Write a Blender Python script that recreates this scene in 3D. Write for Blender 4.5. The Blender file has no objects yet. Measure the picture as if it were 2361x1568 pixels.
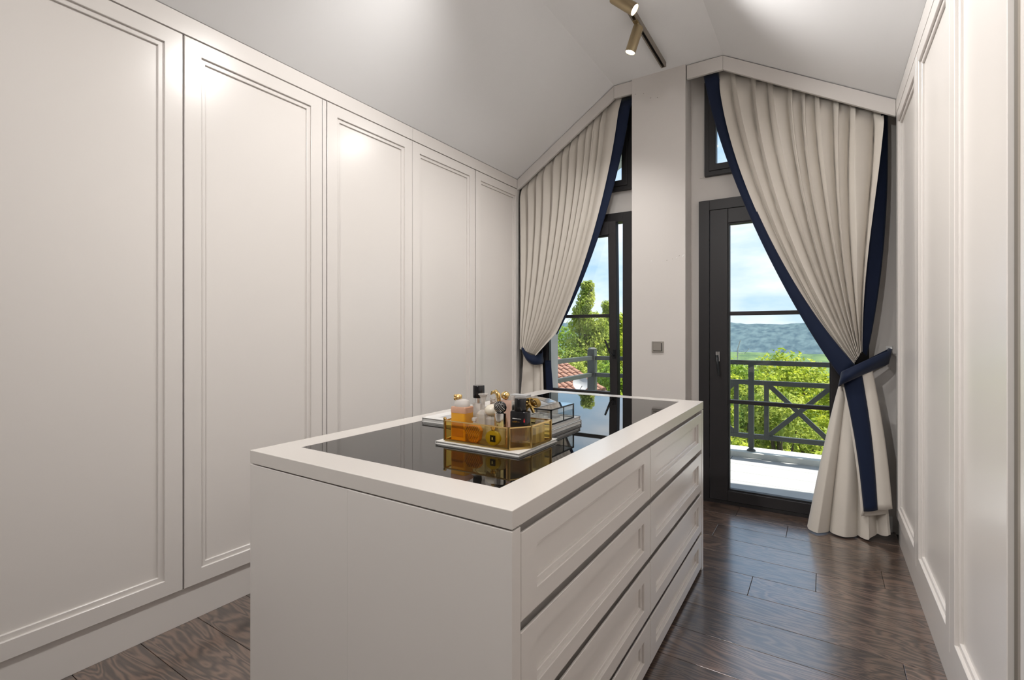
import bpy, bmesh, math, random
import numpy as np
from mathutils import Vector, Matrix

# ------------------------------------------------------------------ camera, sky, sun, exposure
SC = bpy.context.scene
COL = SC.collection
rnd = random.Random(7)

cam_d = bpy.data.cameras.new('camera'); cam = bpy.data.objects.new('camera', cam_d); COL.objects.link(cam)
cam_d.sensor_width = 36.0; cam_d.lens = 1132.0 / 2361.0 * 36.0; cam_d.shift_y = -19.0 / 2361.0
cam_d.clip_start = 0.02; cam_d.clip_end = 5000
cam.location = (0, 0, 1.25); cam.rotation_euler = (math.pi / 2, 0, math.radians(32.458))
SC.camera = cam
SC.view_settings.view_transform = 'Standard'; SC.view_settings.look = 'None'
SC.cycles.transparent_max_bounces = 20; SC.cycles.max_bounces = 9
SC.view_settings.exposure = 0.2; SC.view_settings.gamma = 1.0; SC.view_settings.use_curve_mapping = False

SKY = 2.0
SUN = 8.5
LAMP = 1.0
w = bpy.data.worlds.new('sky'); SC.world = w; w.use_nodes = True
nt = w.node_tree; nt.nodes.clear()
N = nt.nodes.new; L = nt.links.new
out = N('ShaderNodeOutputWorld'); bg = N('ShaderNodeBackground'); L(bg.outputs[0], out.inputs[0])
tc = N('ShaderNodeTexCoord'); mp = N('ShaderNodeMapping'); mp.inputs['Scale'].default_value = (2.2, 2.2, 7.0)
L(tc.outputs['Generated'], mp.inputs[0])
nz = N('ShaderNodeTexNoise'); nz.inputs['Scale'].default_value = 1.6; nz.inputs['Detail'].default_value = 7; nz.inputs['Roughness'].default_value = 0.55
L(mp.outputs[0], nz.inputs['Vector'])
cr = N('ShaderNodeValToRGB'); cr.color_ramp.elements[0].position = 0.38; cr.color_ramp.elements[1].position = 0.66
L(nz.outputs['Fac'], cr.inputs[0])
sep = N('ShaderNodeSeparateXYZ'); L(tc.outputs['Generated'], sep.inputs[0])
gr = N('ShaderNodeValToRGB'); e = gr.color_ramp.elements
e[0].position = 0.0; e[0].color = (0.27, 0.385, 0.48, 1); e[1].position = 0.75; e[1].color = (0.13, 0.28, 0.52, 1)
L(sep.outputs['Z'], gr.inputs[0])
mx = N('ShaderNodeMix'); mx.data_type = 'RGBA'; L(cr.outputs[0], mx.inputs['Factor']); L(gr.outputs[0], mx.inputs['A'])
mx.inputs['B'].default_value = (0.52, 0.545, 0.58, 1)
L(mx.outputs['Result'], bg.inputs[0]); bg.inputs[1].default_value = SKY

sd = bpy.data.lights.new('sun', 'SUN'); so = bpy.data.objects.new('sun', sd); COL.objects.link(so)
sd.energy = SUN; sd.angle = 0.012; sd.color = (1.0, 0.95, 0.86)
so.rotation_euler = Vector((0.42, 0.21, 0.88)).to_track_quat('Z', 'Y').to_euler()

# ------------------------------------------------------------------ materials
MATS = {}
def new_mat(name):
    m = bpy.data.materials.new(name); m.use_nodes = True; MATS[name] = m
    return m, m.node_tree, m.node_tree.nodes['Principled BSDF']
def pmat(name, col, rough=0.5, metal=0.0, spec=0.5, coat=0.0, coat_r=0.1, trans=0.0, ior=1.5, noise=0.0, nscale=8.0, bump=0.0, bscale=200.0, sheen=0.0, rvar=0.0):
    m, t, b = new_mat(name)
    b.inputs['Base Color'].default_value = (*col, 1); b.inputs['Roughness'].default_value = rough
    b.inputs['Metallic'].default_value = metal; b.inputs['Specular IOR Level'].default_value = spec
    b.inputs['Coat Weight'].default_value = coat; b.inputs['Coat Roughness'].default_value = coat_r
    b.inputs['Transmission Weight'].default_value = trans; b.inputs['IOR'].default_value = ior
    b.inputs['Sheen Weight'].default_value = sheen
    tcn = t.nodes.new('ShaderNodeTexCoord')
    if noise or rvar:
        n = t.nodes.new('ShaderNodeTexNoise'); n.inputs['Scale'].default_value = nscale; n.inputs['Detail'].default_value = 4
        t.links.new(tcn.outputs['Object'], n.inputs['Vector'])
        if noise:
            mixn = t.nodes.new('ShaderNodeMix'); mixn.data_type = 'RGBA'
            mixn.inputs['A'].default_value = (*[c * (1 - noise) for c in col], 1); mixn.inputs['B'].default_value = (*[min(1, c * (1 + noise)) for c in col], 1)
            t.links.new(n.outputs['Fac'], mixn.inputs['Factor']); t.links.new(mixn.outputs['Result'], b.inputs['Base Color'])
        if rvar:
            mr = t.nodes.new('ShaderNodeMapRange'); mr.inputs['To Min'].default_value = rough - rvar; mr.inputs['To Max'].default_value = rough + rvar
            t.links.new(n.outputs['Fac'], mr.inputs['Value']); t.links.new(mr.outputs[0], b.inputs['Roughness'])
    if bump:
        n2 = t.nodes.new('ShaderNodeTexNoise'); n2.inputs['Scale'].default_value = bscale; n2.inputs['Detail'].default_value = 3
        t.links.new(tcn.outputs['Object'], n2.inputs['Vector'])
        bp = t.nodes.new('ShaderNodeBump'); bp.inputs['Strength'].default_value = bump; bp.inputs['Distance'].default_value = 0.002
        t.links.new(n2.outputs['Fac'], bp.inputs['Height']); t.links.new(bp.outputs[0], b.inputs['Normal'])
    return m
def thin_glass(name, tint=(1, 1, 1), refl=1.0, ior=1.45, extra=0.0):
    m = bpy.data.materials.new(name); m.use_nodes = True; MATS[name] = m
    t = m.node_tree; t.nodes.clear()
    o = t.nodes.new('ShaderNodeOutputMaterial'); mix = t.nodes.new('ShaderNodeMixShader')
    tr = t.nodes.new('ShaderNodeBsdfTransparent'); tr.inputs[0].default_value = (*tint, 1)
    gl = t.nodes.new('ShaderNodeBsdfGlossy'); gl.inputs['Roughness'].default_value = 0.01; gl.inputs['Color'].default_value = (refl, refl, refl, 1)
    lw = t.nodes.new('ShaderNodeLayerWeight'); lw.inputs['Blend'].default_value = 0.5      # Schlick reflectance, the same from both sides
    pw = t.nodes.new('ShaderNodeMath'); pw.operation = 'POWER'; pw.inputs[1].default_value = 5.0; t.links.new(lw.outputs['Facing'], pw.inputs[0])
    fr = t.nodes.new('ShaderNodeMapRange'); fr.inputs['To Min'].default_value = ((ior - 1) / (ior + 1)) ** 2; fr.inputs['To Max'].default_value = 1.0; t.links.new(pw.outputs[0], fr.inputs['Value'])
    ad = t.nodes.new('ShaderNodeMath'); ad.operation = 'ADD'; ad.inputs[1].default_value = extra; ad.use_clamp = True
    t.links.new(fr.outputs[0], ad.inputs[0]); t.links.new(ad.outputs[0], mix.inputs[0])
    t.links.new(tr.outputs[0], mix.inputs[1]); t.links.new(gl.outputs[0], mix.inputs[2]); t.links.new(mix.outputs[0], o.inputs[0])
    return m
def emat(name, col, strength):
    m = bpy.data.materials.new(name); m.use_nodes = True; MATS[name] = m
    t = m.node_tree; t.nodes.clear()
    o = t.nodes.new('ShaderNodeOutputMaterial'); em = t.nodes.new('ShaderNodeEmission')
    em.inputs[0].default_value = (*col, 1); em.inputs[1].default_value = strength; t.links.new(em.outputs[0], o.inputs[0]); return m

LAC = pmat('beige_lacquer', (0.70, 0.665, 0.635), 0.255)
ISL = pmat('island_lacquer', (0.74, 0.705, 0.675), 0.27)
ISLTOP = pmat('island_top_lacquer', (0.67, 0.635, 0.60), 0.25)
WALL = pmat('wall_paint', (0.69, 0.655, 0.625), 0.75, spec=0.3, noise=0.02, nscale=3, bump=0.03, bscale=160)
CEIL = pmat('ceiling_paint', (0.88, 0.88, 0.885), 0.85, spec=0.2, bump=0.02, bscale=120)
DARKGAP = pmat('gap_dark', (0.05, 0.043, 0.036), 0.6)
TAUPE = pmat('taupe_profile', (0.14, 0.122, 0.10), 0.45)
TAUPEL = pmat('taupe_profile_light', (0.28, 0.245, 0.205), 0.4)
FRAME = pmat('dark_frame', (0.024, 0.022, 0.0235), 0.42, spec=0.35)
GASKET = pmat('black_gasket', (0.012, 0.012, 0.014), 0.5)
BLACKM = pmat('black_metal', (0.03, 0.032, 0.035), 0.25, metal=0.6)
CHROME = pmat('chrome', (0.75, 0.76, 0.78), 0.12, metal=1.0)
GLASS = thin_glass('window_glass', (0.985, 0.995, 0.99))
BLKGLASS = pmat('black_glass', (0.005, 0.0045, 0.004), 0.012, spec=0.5, ior=1.52)
NAVY = pmat('navy_fabric', (0.0018, 0.0085, 0.033), 0.7, spec=0.25, noise=0.12, nscale=14, bump=0.12, bscale=700, sheen=0.15)
CLOTH = pmat('beige_fabric', (0.635, 0.59, 0.53), 0.8, spec=0.2, noise=0.04, nscale=10, bump=0.15, bscale=600, sheen=0.1)
BRASS = pmat('aged_brass', (0.40, 0.315, 0.19), 0.38, metal=0.75)
TRACKM = pmat('track_bronze', (0.27, 0.235, 0.195), 0.42, metal=0.35)
LENS = emat('lamp_lens', (1.0, 0.90, 0.74), 10.0)
STEEL = pmat('switch_steel', (0.36, 0.335, 0.30), 0.36, metal=0.5)
WHITE = pmat('white_paint', (0.78, 0.78, 0.77), 0.6)
DISHM = pmat('dish_white', (0.42, 0.42, 0.42), 0.5)
EXTW = pmat('exterior_render', (0.50, 0.51, 0.53), 0.85, noise=0.03, nscale=6)
RAILM = pmat('railing_grey', (0.042, 0.050, 0.048), 0.5, noise=0.1, nscale=6)
TILE = pmat('balcony_tile', (0.40, 0.40, 0.40), 0.55, noise=0.10, nscale=5)
KERB = pmat('kerb_stone', (0.62, 0.63, 0.60), 0.7, noise=0.06, nscale=9)
GROUT = pmat('grout', (0.42, 0.42, 0.41), 0.9)
TERRA = pmat('terracotta', (0.30, 0.155, 0.105), 0.85, noise=0.28, nscale=5)
ROOFD = pmat('roof_underlay', (0.10, 0.07, 0.055), 0.9)
SOFFIT = pmat('soffit_board', (0.62, 0.64, 0.66), 0.7, noise=0.05, nscale=8)
BARK = pmat('bark', (0.10, 0.075, 0.05), 0.9, noise=0.3, nscale=6)
GOLD = pmat('gold', (0.83, 0.60, 0.26), 0.16, metal=1.0)
GOLDD = pmat('antique_gold', (0.50, 0.35, 0.13), 0.28, metal=1.0)
SILV = pmat('silver', (0.80, 0.79, 0.76), 0.15, metal=1.0)
BLKPL = pmat('black_plastic', (0.008, 0.008, 0.01), 0.22)
AMBERG = thin_glass('amber_glass_panel', (0.98, 0.90, 0.60), 1.0, 1.45, 0.0)
CLEARG = thin_glass('clear_bottle_glass', (0.95, 0.95, 0.94), 1.0, 1.5, 0.03)
LIDG = thin_glass('lid_glass', (0.9, 0.92, 0.93), 1.0, 1.5, 0.25)
def liquid(name, col, k=0.55):
    m, t, b = new_mat(name)
    b.inputs['Base Color'].default_value = (*col, 1); b.inputs['Roughness'].default_value = 0.06
    b.inputs['Transmission Weight'].default_value = k; b.inputs['IOR'].default_value = 1.36
    b.inputs['Coat Weight'].default_value = 0.6; b.inputs['Coat Roughness'].default_value = 0.02
    n = t.nodes.new('ShaderNodeTexNoise'); n.inputs['Scale'].default_value = 30
    tcn = t.nodes.new('ShaderNodeTexCoord'); t.links.new(tcn.outputs['Object'], n.inputs['Vector'])
    mixn = t.nodes.new('ShaderNodeMix'); mixn.data_type = 'RGBA'
    mixn.inputs['A'].default_value = (*[c * 0.85 for c in col], 1); mixn.inputs['B'].default_value = (*[min(1, c * 1.15) for c in col], 1)
    t.links.new(n.outputs['Fac'], mixn.inputs['Factor']); t.links.new(mixn.outputs['Result'], b.inputs['Base Color'])
    return m
AMBER = liquid('amber_perfume', (0.90, 0.42, 0.03), .25)
AMBERD = liquid('deep_amber_perfume', (0.75, 0.30, 0.03), .3)
PEACH = liquid('peach_glass', (0.86, 0.52, 0.36), 0.35)
OLIVE = liquid('olive_perfume', (0.56, 0.46, 0.05), .35)
BROWNP = liquid('brown_perfume', (0.30, 0.12, 0.06), 0.6)
ROSE = liquid('rose_perfume', (0.86, 0.60, 0.50), 0.4)
FROST = pmat('frosted_glass', (0.80, 0.76, 0.72), 0.5, trans=0.25)
PALEG = pmat('pale_crystal', (0.86, 0.82, 0.78), 0.12, trans=0.55)
CREAMP = pmat('cream_cap', (0.80, 0.74, 0.62), 0.3)
PAPER = pmat('paper_pages', (0.72, 0.71, 0.69), 0.8, noise=0.10, nscale=60)
COVERW = pmat('white_cover', (0.78, 0.77, 0.75), 0.35, noise=0.03, nscale=20)
COVERG = pmat('grey_cover', (0.48, 0.49, 0.50), 0.4, noise=0.05, nscale=12)
SKETCH = pmat('cover_picture', (0.50, 0.50, 0.51), 0.4, noise=0.55, nscale=34)
REDM = pmat('red_mark', (0.75, 0.01, 0.03), 0.4)
WHM = pmat('white_mark', (0.85, 0.85, 0.83), 0.5)
MIRROR = pmat('mirror_silver', (0.82, 0.84, 0.86), 0.08, metal=1.0)

def wood_mat():
    m, t, b = new_mat('dark_oak_plank')
    tcn = t.nodes.new('ShaderNodeTexCoord'); oi = t.nodes.new('ShaderNodeObjectInfo')
    comb = t.nodes.new('ShaderNodeCombineXYZ')
    mul = t.nodes.new('ShaderNodeMath'); mul.operation = 'MULTIPLY'; mul.inputs[1].default_value = 37.0
    t.links.new(oi.outputs['Random'], mul.inputs[0]); t.links.new(mul.outputs[0], comb.inputs[0]); t.links.new(mul.outputs[0], comb.inputs[1])
    add = t.nodes.new('ShaderNodeVectorMath'); add.operation = 'ADD'
    t.links.new(tcn.outputs['Object'], add.inputs[0]); t.links.new(comb.outputs[0], add.inputs[1])
    mp1 = t.nodes.new('ShaderNodeMapping'); mp1.inputs['Scale'].default_value = (1.0, 5.0, 1.0); t.links.new(add.outputs[0], mp1.inputs[0])
    n1 = t.nodes.new('ShaderNodeTexNoise'); n1.inputs['Scale'].default_value = 1.7; n1.inputs['Detail'].default_value = 3; n1.inputs['Distortion'].default_value = 0.5
    t.links.new(mp1.outputs[0], n1.inputs['Vector'])
    mm = t.nodes.new('ShaderNodeMath'); mm.operation = 'MULTIPLY'; mm.inputs[1].default_value = 95.0; t.links.new(n1.outputs['Fac'], mm.inputs[0])
    sn = t.nodes.new('ShaderNodeMath'); sn.operation = 'SINE'; t.links.new(mm.outputs[0], sn.inputs[0])
    mp2 = t.nodes.new('ShaderNodeMapping'); mp2.inputs['Scale'].default_value = (6.0, 130.0, 1.0); t.links.new(add.outputs[0], mp2.inputs[0])
    n2 = t.nodes.new('ShaderNodeTexNoise'); n2.inputs['Scale'].default_value = 1.0; n2.inputs['Detail'].default_value = 4; t.links.new(mp2.outputs[0], n2.inputs['Vector'])
    ma = t.nodes.new('ShaderNodeMapRange'); ma.inputs['From Min'].default_value = -1; ma.inputs['From Max'].default_value = 1
    t.links.new(sn.outputs[0], ma.inputs['Value'])
    mixf = t.nodes.new('ShaderNodeMix'); mixf.data_type = 'FLOAT'; mixf.inputs['Factor'].default_value = 0.5
    t.links.new(ma.outputs[0], mixf.inputs['A']); t.links.new(n2.outputs['Fac'], mixf.inputs['B'])
    r = t.nodes.new('ShaderNodeValToRGB'); el = r.color_ramp.elements
    el[0].position = 0.22; el[0].color = (0.036, 0.024, 0.019, 1); el[1].position = 0.80; el[1].color = (0.165, 0.105, 0.076, 1)
    mid = el.new(0.5); mid.color = (0.090, 0.058, 0.043, 1)
    t.links.new(mixf.outputs[0], r.inputs[0])
    hv = t.nodes.new('ShaderNodeHueSaturation'); mv = t.nodes.new('ShaderNodeMapRange'); mv.inputs['To Min'].default_value = 0.75; mv.inputs['To Max'].default_value = 1.25
    t.links.new(oi.outputs['Random'], mv.inputs['Value']); t.links.new(mv.outputs[0], hv.inputs['Value']); t.links.new(r.outputs[0], hv.inputs['Color'])
    t.links.new(hv.outputs[0], b.inputs['Base Color'])
    b.inputs['Roughness'].default_value = 0.30; b.inputs['Specular IOR Level'].default_value = 0.9; b.inputs['Coat Weight'].default_value = 1.0; b.inputs['Coat Roughness'].default_value = 0.19; b.inputs['Coat IOR'].default_value = 1.9
    bp = t.nodes.new('ShaderNodeBump'); bp.inputs['Strength'].default_value = 0.22; bp.inputs['Distance'].default_value = 0.001
    t.links.new(mixf.outputs[0], bp.inputs['Height']); t.links.new(bp.outputs[0], b.inputs['Normal'])
    return m
WOOD = wood_mat()
def leaf_mat(name, c1, c2, transl=0.45):
    m = bpy.data.materials.new(name); m.use_nodes = True; MATS[name] = m
    t = m.node_tree; b = t.nodes['Principled BSDF']; o = t.nodes['Material Output']
    tcn = t.nodes.new('ShaderNodeTexCoord'); n = t.nodes.new('ShaderNodeTexNoise'); n.inputs['Scale'].default_value = 2.4; n.inputs['Detail'].default_value = 5
    t.links.new(tcn.outputs['Object'], n.inputs['Vector'])
    r = t.nodes.new('ShaderNodeValToRGB'); r.color_ramp.elements[0].position = 0.35; r.color_ramp.elements[1].position = 0.65
    r.color_ramp.elements[0].color = (*c1, 1); r.color_ramp.elements[1].color = (*c2, 1)
    t.links.new(n.outputs['Fac'], r.inputs[0]); t.links.new(r.outputs[0], b.inputs['Base Color'])
    b.inputs['Roughness'].default_value = 0.55; b.inputs['Specular IOR Level'].default_value = 0.25
    tr = t.nodes.new('ShaderNodeBsdfTranslucent'); t.links.new(r.outputs[0], tr.inputs[0])
    mix = t.nodes.new('ShaderNodeMixShader'); mix.inputs[0].default_value = transl
    t.links.new(b.outputs[0], mix.inputs[1]); t.links.new(tr.outputs[0], mix.inputs[2]); t.links.new(mix.outputs[0], o.inputs[0])
    return m
LEAFY = leaf_mat('leaf_yellow_green', (0.21, 0.31, 0.020), (0.56, 0.60, 0.060))
LEAFG = leaf_mat('leaf_mid_green', (0.11, 0.22, 0.018), (0.36, 0.47, 0.045))
LEAFL = leaf_mat('leaf_pale_green', (0.20, 0.29, 0.035), (0.54, 0.58, 0.11))
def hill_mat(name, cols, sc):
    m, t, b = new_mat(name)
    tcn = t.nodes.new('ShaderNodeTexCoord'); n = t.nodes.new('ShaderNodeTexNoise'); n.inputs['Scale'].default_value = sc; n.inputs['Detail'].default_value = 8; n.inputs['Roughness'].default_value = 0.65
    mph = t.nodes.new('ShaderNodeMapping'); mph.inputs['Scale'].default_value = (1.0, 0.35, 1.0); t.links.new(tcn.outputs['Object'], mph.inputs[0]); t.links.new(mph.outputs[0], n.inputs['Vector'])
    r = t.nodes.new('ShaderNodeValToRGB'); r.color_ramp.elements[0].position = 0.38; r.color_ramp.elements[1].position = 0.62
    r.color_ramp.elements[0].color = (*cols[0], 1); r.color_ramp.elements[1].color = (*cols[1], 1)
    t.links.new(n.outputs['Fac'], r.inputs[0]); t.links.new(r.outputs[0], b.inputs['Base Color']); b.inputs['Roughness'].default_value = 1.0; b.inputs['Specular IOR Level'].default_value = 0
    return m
HILLF = hill_mat('far_forest_haze_tint', ((0.055, 0.088, 0.112), (0.110, 0.160, 0.175)), 0.16)  # distance haze is mixed into this blue-green base colour
HILLN = hill_mat('near_meadow_hill', ((0.075, 0.125, 0.075), (0.15, 0.22, 0.095)), 0.12)
GRASS = hill_mat('grass_ground', ((0.04, 0.07, 0.016), (0.09, 0.13, 0.03)), 0.5)

# ------------------------------------------------------------------ mesh helpers
class MB:
    def __init__(self): self.v = []; self.f = []
    def add(self, vs, fs):
        o = len(self.v); self.v += [tuple(p) for p in vs]; self.f += [tuple(i + o for i in f) for f in fs]; return self
    def box(self, x0, x1, y0, y1, z0, z1):
        x0, x1 = min(x0, x1), max(x0, x1); y0, y1 = min(y0, y1), max(y0, y1); z0, z1 = min(z0, z1), max(z0, z1)
        return self.add([(x0, y0, z0), (x1, y0, z0), (x1, y1, z0), (x0, y1, z0), (x0, y0, z1), (x1, y0, z1), (x1, y1, z1), (x0, y1, z1)],
                        [(0, 3, 2, 1), (4, 5, 6, 7), (0, 1, 5, 4), (1, 2, 6, 5), (2, 3, 7, 6), (3, 0, 4, 7)])
    def beam(self, a, b, w, h, up=(0, 0, 1)):
        a = Vector(a); b = Vector(b); d = (b - a).normalized(); u = Vector(up)
        s = d.cross(u)
        if s.length < 1e-5: s = d.cross(Vector((0, 1, 0)))
        s.normalize(); u = s.cross(d).normalized(); s *= w / 2; u *= h / 2
        vs = [a - s - u, a + s - u, a + s + u, a - s + u, b - s - u, b + s - u, b + s + u, b - s + u]
        return self.add(vs, [(0, 1, 2, 3), (4, 7, 6, 5), (0, 4, 5, 1), (1, 5, 6, 2), (2, 6, 7, 3), (3, 7, 4, 0)])
    def prism_xz(self, pts, y0, y1):          # polygon given counter-clockwise seen from -y
        n = len(pts); vs = [(p[0], y0, p[1]) for p in pts] + [(p[0], y1, p[1]) for p in pts]
        fs = [tuple(range(n)), tuple(reversed(range(n, 2 * n)))]
        for i in range(n): j = (i + 1) % n; fs.append((j, i, n + i, n + j))
        return self.add(vs, fs)
    def prism_xy(self, pts, z0, z1):
        n = len(pts); vs = [(p[0], p[1], z0) for p in pts] + [(p[0], p[1], z1) for p in pts]
        fs = [tuple(reversed(range(n))), tuple(range(n, 2 * n))]
        for i in range(n): j = (i + 1) % n; fs.append((i, j, n + j, n + i))
        return self.add(vs, fs)
    def lathe(self, prof, c=(0, 0, 0), seg=24, sx=1.0, sy=1.0):
        vs = []; fs = []
        for r, z in prof:
            for k in range(seg):
                a = 2 * math.pi * k / seg; vs.append((c[0] + r * sx * math.cos(a), c[1] + r * sy * math.sin(a), c[2] + z))
        for i in range(len(prof) - 1):
            for k in range(seg):
                k2 = (k + 1) % seg; fs.append((i * seg + k, i * seg + k2, (i + 1) * seg + k2, (i + 1) * seg + k))
        fs.append(tuple(reversed(range(seg)))); fs.append(tuple(range((len(prof) - 1) * seg, len(prof) * seg)))
        return self.add(vs, fs)
    def tube(self, pts, r, seg=10):
        pts = [Vector(p) for p in pts]; vs = []; fs = []; prev = None
        for i, p in enumerate(pts):
            d = (pts[min(i + 1, len(pts) - 1)] - pts[max(i - 1, 0)]).normalized()
            if prev is None:
                s = d.cross(Vector((0, 0, 1)))
                if s.length < 1e-4: s = d.cross(Vector((1, 0, 0)))
            else: s = prev - d * prev.dot(d)
            s.normalize(); prev = s; t = d.cross(s)
            rr = r[i] if isinstance(r, (list, tuple)) else r
            for k in range(seg):
                a = 2 * math.pi * k / seg; vs.append(p + (s * math.cos(a) + t * math.sin(a)) * rr)
        for i in range(len(pts) - 1):
            for k in range(seg):
                k2 = (k + 1) % seg; fs.append((i * seg + k, i * seg + k2, (i + 1) * seg + k2, (i + 1) * seg + k))
        fs.append(tuple(reversed(range(seg)))); fs.append(tuple(range((len(pts) - 1) * seg, len(pts) * seg)))
        return self.add(vs, fs)
    def ball(self, c, r, seg=14, rings=8, sz=1.0):
        prof = [(max(1e-4, r * math.sin(math.pi * i / rings)), -r * sz * math.cos(math.pi * i / rings)) for i in range(rings + 1)]
        return self.lathe(prof, c, seg)
    def rbox(self, cx, cy, z0, z1, wx, wy, r=0.006, n=4, top=0.0):   # upright box with rounded vertical edges
        pts = []
        for (sx, sy, a0) in ((1, 1, 0), (-1, 1, 90), (-1, -1, 180), (1, -1, 270)):
            for k in range(n + 1):
                a = math.radians(a0 + 90 * k / n); pts.append((sx * (wx / 2 - r) + r * math.cos(a), sy * (wy / 2 - r) + r * math.sin(a)))
        m = len(pts); vs = []; fs = []
        lay = [(z0, 1.0), (z1 - top, 1.0)] + ([(z1, 1 - 2 * top / max(wx, wy))] if top else [])
        if not top: lay = [(z0, 1.0), (z1, 1.0)]
        for z, s in lay: vs += [(cx + p[0] * s, cy + p[1] * s, z) for p in pts]
        for i in range(len(lay) - 1):
            for k in range(m): k2 = (k + 1) % m; fs.append((i * m + k, i * m + k2, (i + 1) * m + k2, (i + 1) * m + k))
        fs.append(tuple(reversed(range(m)))); fs.append(tuple(range((len(lay) - 1) * m, len(lay) * m)))
        return self.add(vs, fs)
    def mesh(self, name, mat, smooth=False):
        me = bpy.data.meshes.new(name); me.from_pydata(self.v, [], self.f); me.materials.append(mat); me.update()
        if smooth:
            me.shade_smooth(); me.set_sharp_from_angle(angle=math.radians(40))
        return me
    def build(self, name, mat, parent=None, smooth=False, bevel=0.0, loc=None):
        o = bpy.data.objects.new(name, self.mesh(name, mat, smooth)); COL.objects.link(o)
        if parent: o.parent = parent
        if loc: o.location = loc
        if bevel:
            b = o.modifiers.new('bevel', 'BEVEL'); b.width = bevel; b.segments = 2; b.limit_method = 'ANGLE'; b.angle_limit = math.radians(35)
        return o
def grid_obj(name, fn, nu, nv, mat, parent=None, thick=0.0, smooth=True):
    vs = [fn(i / nu, j / nv) for j in range(nv + 1) for i in range(nu + 1)]
    fs = [(j * (nu + 1) + i, j * (nu + 1) + i + 1, (j + 1) * (nu + 1) + i + 1, (j + 1) * (nu + 1) + i) for j in range(nv) for i in range(nu)]
    me = bpy.data.meshes.new(name); me.from_pydata([tuple(v) for v in vs], [], fs); me.materials.append(mat); me.update()
    if smooth: me.shade_smooth()
    o = bpy.data.objects.new(name, me); COL.objects.link(o)
    if parent: o.parent = parent
    if thick:
        s = o.modifiers.new('thickness', 'SOLIDIFY'); s.thickness = thick; s.offset = 0
    return o
def tag(o, label=None, cat=None, group=None, kind=None):
    if label: o['label'] = label
    if cat: o['category'] = cat
    if group: o['group'] = group
    if kind: o['kind'] = kind
    return o
def empty(name, loc=(0, 0, 0), rz=0.0):
    o = bpy.data.objects.new(name, None); COL.objects.link(o); o.location = loc; o.rotation_euler = (0, 0, rz); o.empty_display_size = 0.05
    return o
def struct(o): o['kind'] = 'structure'; return o

# ------------------------------------------------------------------ the room
XL, XR = -2.30, 0.361            # faces of the wardrobe runs
ZC = 3.195; ZL = 2.605; ZR = 2.64
# floor with planks
fl = struct(MB().box(-3.0, 1.05, -1.6, 3.90, -0.06, -0.014).build('floor', DARKGAP))
fl['label'] = 'dark brown wooden plank floor'
PW = 0.2127; joints = {3: -0.308, 4: -0.0345, 6: -0.58, 7: -0.197, 8: -0.508}
pmeshes = {}
for k in range(-16, 10):
    y0 = 1.925 + PW * k; y1 = min(y0 + PW, 3.865)
    if k in joints: x0 = joints[k]
    elif k in (0, 1, 2, 5): x0 = -0.74 - 0.11 * ((k * 7) % 4)
    else: x0 = rnd.uniform(-1.6, -0.2)
    cuts = [x0 + 1.32 * i for i in range(-3, 4)]
    cuts = sorted([c for c in cuts if -2.25 < c < 0.30] + [-2.33, 0.375])
    for a, b_ in zip(cuts[:-1], cuts[1:]):
        m = MB().box(-(b_ - a) / 2 + 0.0009, (b_ - a) / 2 - 0.0009, -(y1 - y0) / 2 + 0.0011, (y1 - y0) / 2 - 0.0011, -0.014, 0.0)
        m.build('plank', WOOD, fl, bevel=0.0012, loc=((a + b_) / 2, (y0 + y1) / 2, 0))
# ceiling: flat strip between two slopes
prof = [(-3.0, ZL), (XL, ZL), (-1.40, ZC), (-0.60, ZC), (XR, ZR), (1.05, ZR)]
cp = prof + [(x, 3.42) for x in (1.05, -3.0)]
struct(MB().prism_xz(cp, -1.6, 4.0).build('ceiling', CEIL))
struct(MB().box(-3.0, XL - 0.012, -1.6, 0.315, 0, 2.62).build('wall_left', WALL))
struct(MB().box(-3.05, -2.95, -1.6, 3.9, 0, 2.62).build('wall_left_outer', WALL))
struct(MB().box(XR + 0.012, 1.05, -1.6, 0.82, 0, 2.66).build('wall_right', WALL))
struct(MB().box(1.0, 1.1, -1.6, 3.9, 0, 2.66).build('wall_right_outer', WALL))
struct(MB().box(-3.0, 1.05, -1.75, -1.6, -0.05, 3.4).build('wall_back', WALL))
# far wall with door and transom openings
WY0, WY1 = 3.87, 4.22
DL0, DL1, DR0, DR1 = -2.16, -1.305, -0.79, 0.24
TL1 = -1.32; TR0 = -0.75
def slope_z(x):                    # height of the ceiling at x
    if x < XL: return ZL
    if x < -1.40: return ZL + (x - XL) / (-1.40 - XL) * (ZC - ZL)
    if x < -0.60: return ZC
    if x < XR: return ZC + (x + 0.60) / (XR + 0.60) * (ZR - ZC)
    return ZR
fw = MB()
fw.prism_xz([(-3.05, -0.1), (DL0, -0.1), (DL0, 3.45), (-3.05, 3.45)], WY0, WY1)
fw.prism_xz([(DL1, -0.1), (DR0, -0.1), (DR0, 3.45), (DL1, 3.45)], WY0, WY1)
fw.prism_xz([(DR1, -0.1), (1.1, -0.1), (1.1, 3.45), (DR1, 3.45)], WY0, WY1)
fw.box(DL0, DL1, WY0, WY1, 2.22, 2.40); fw.box(DR0, DR1, WY0, WY1, 2.22, 2.40)
fw.box(DL0, DL1, WY0, WY1, -0.12, 0.0); fw.box(DR0, DR1, WY0, WY1, -0.12, 0.0)
TOPD = 0.10
fw.prism_xz([(DL0, slope_z(DL0) - TOPD), (-1.40, ZC - TOPD), (DL1, ZC - TOPD), (DL1, 3.45), (DL0, 3.45)], WY0, WY1)
fw.prism_xz([(DR0, ZC - TOPD), (-0.60, ZC - TOPD), (DR1, slope_z(DR1) - TOPD), (DR1, 3.45), (DR0, 3.45)], WY0, WY1)
struct(fw.build('wall_far', WALL))
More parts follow.
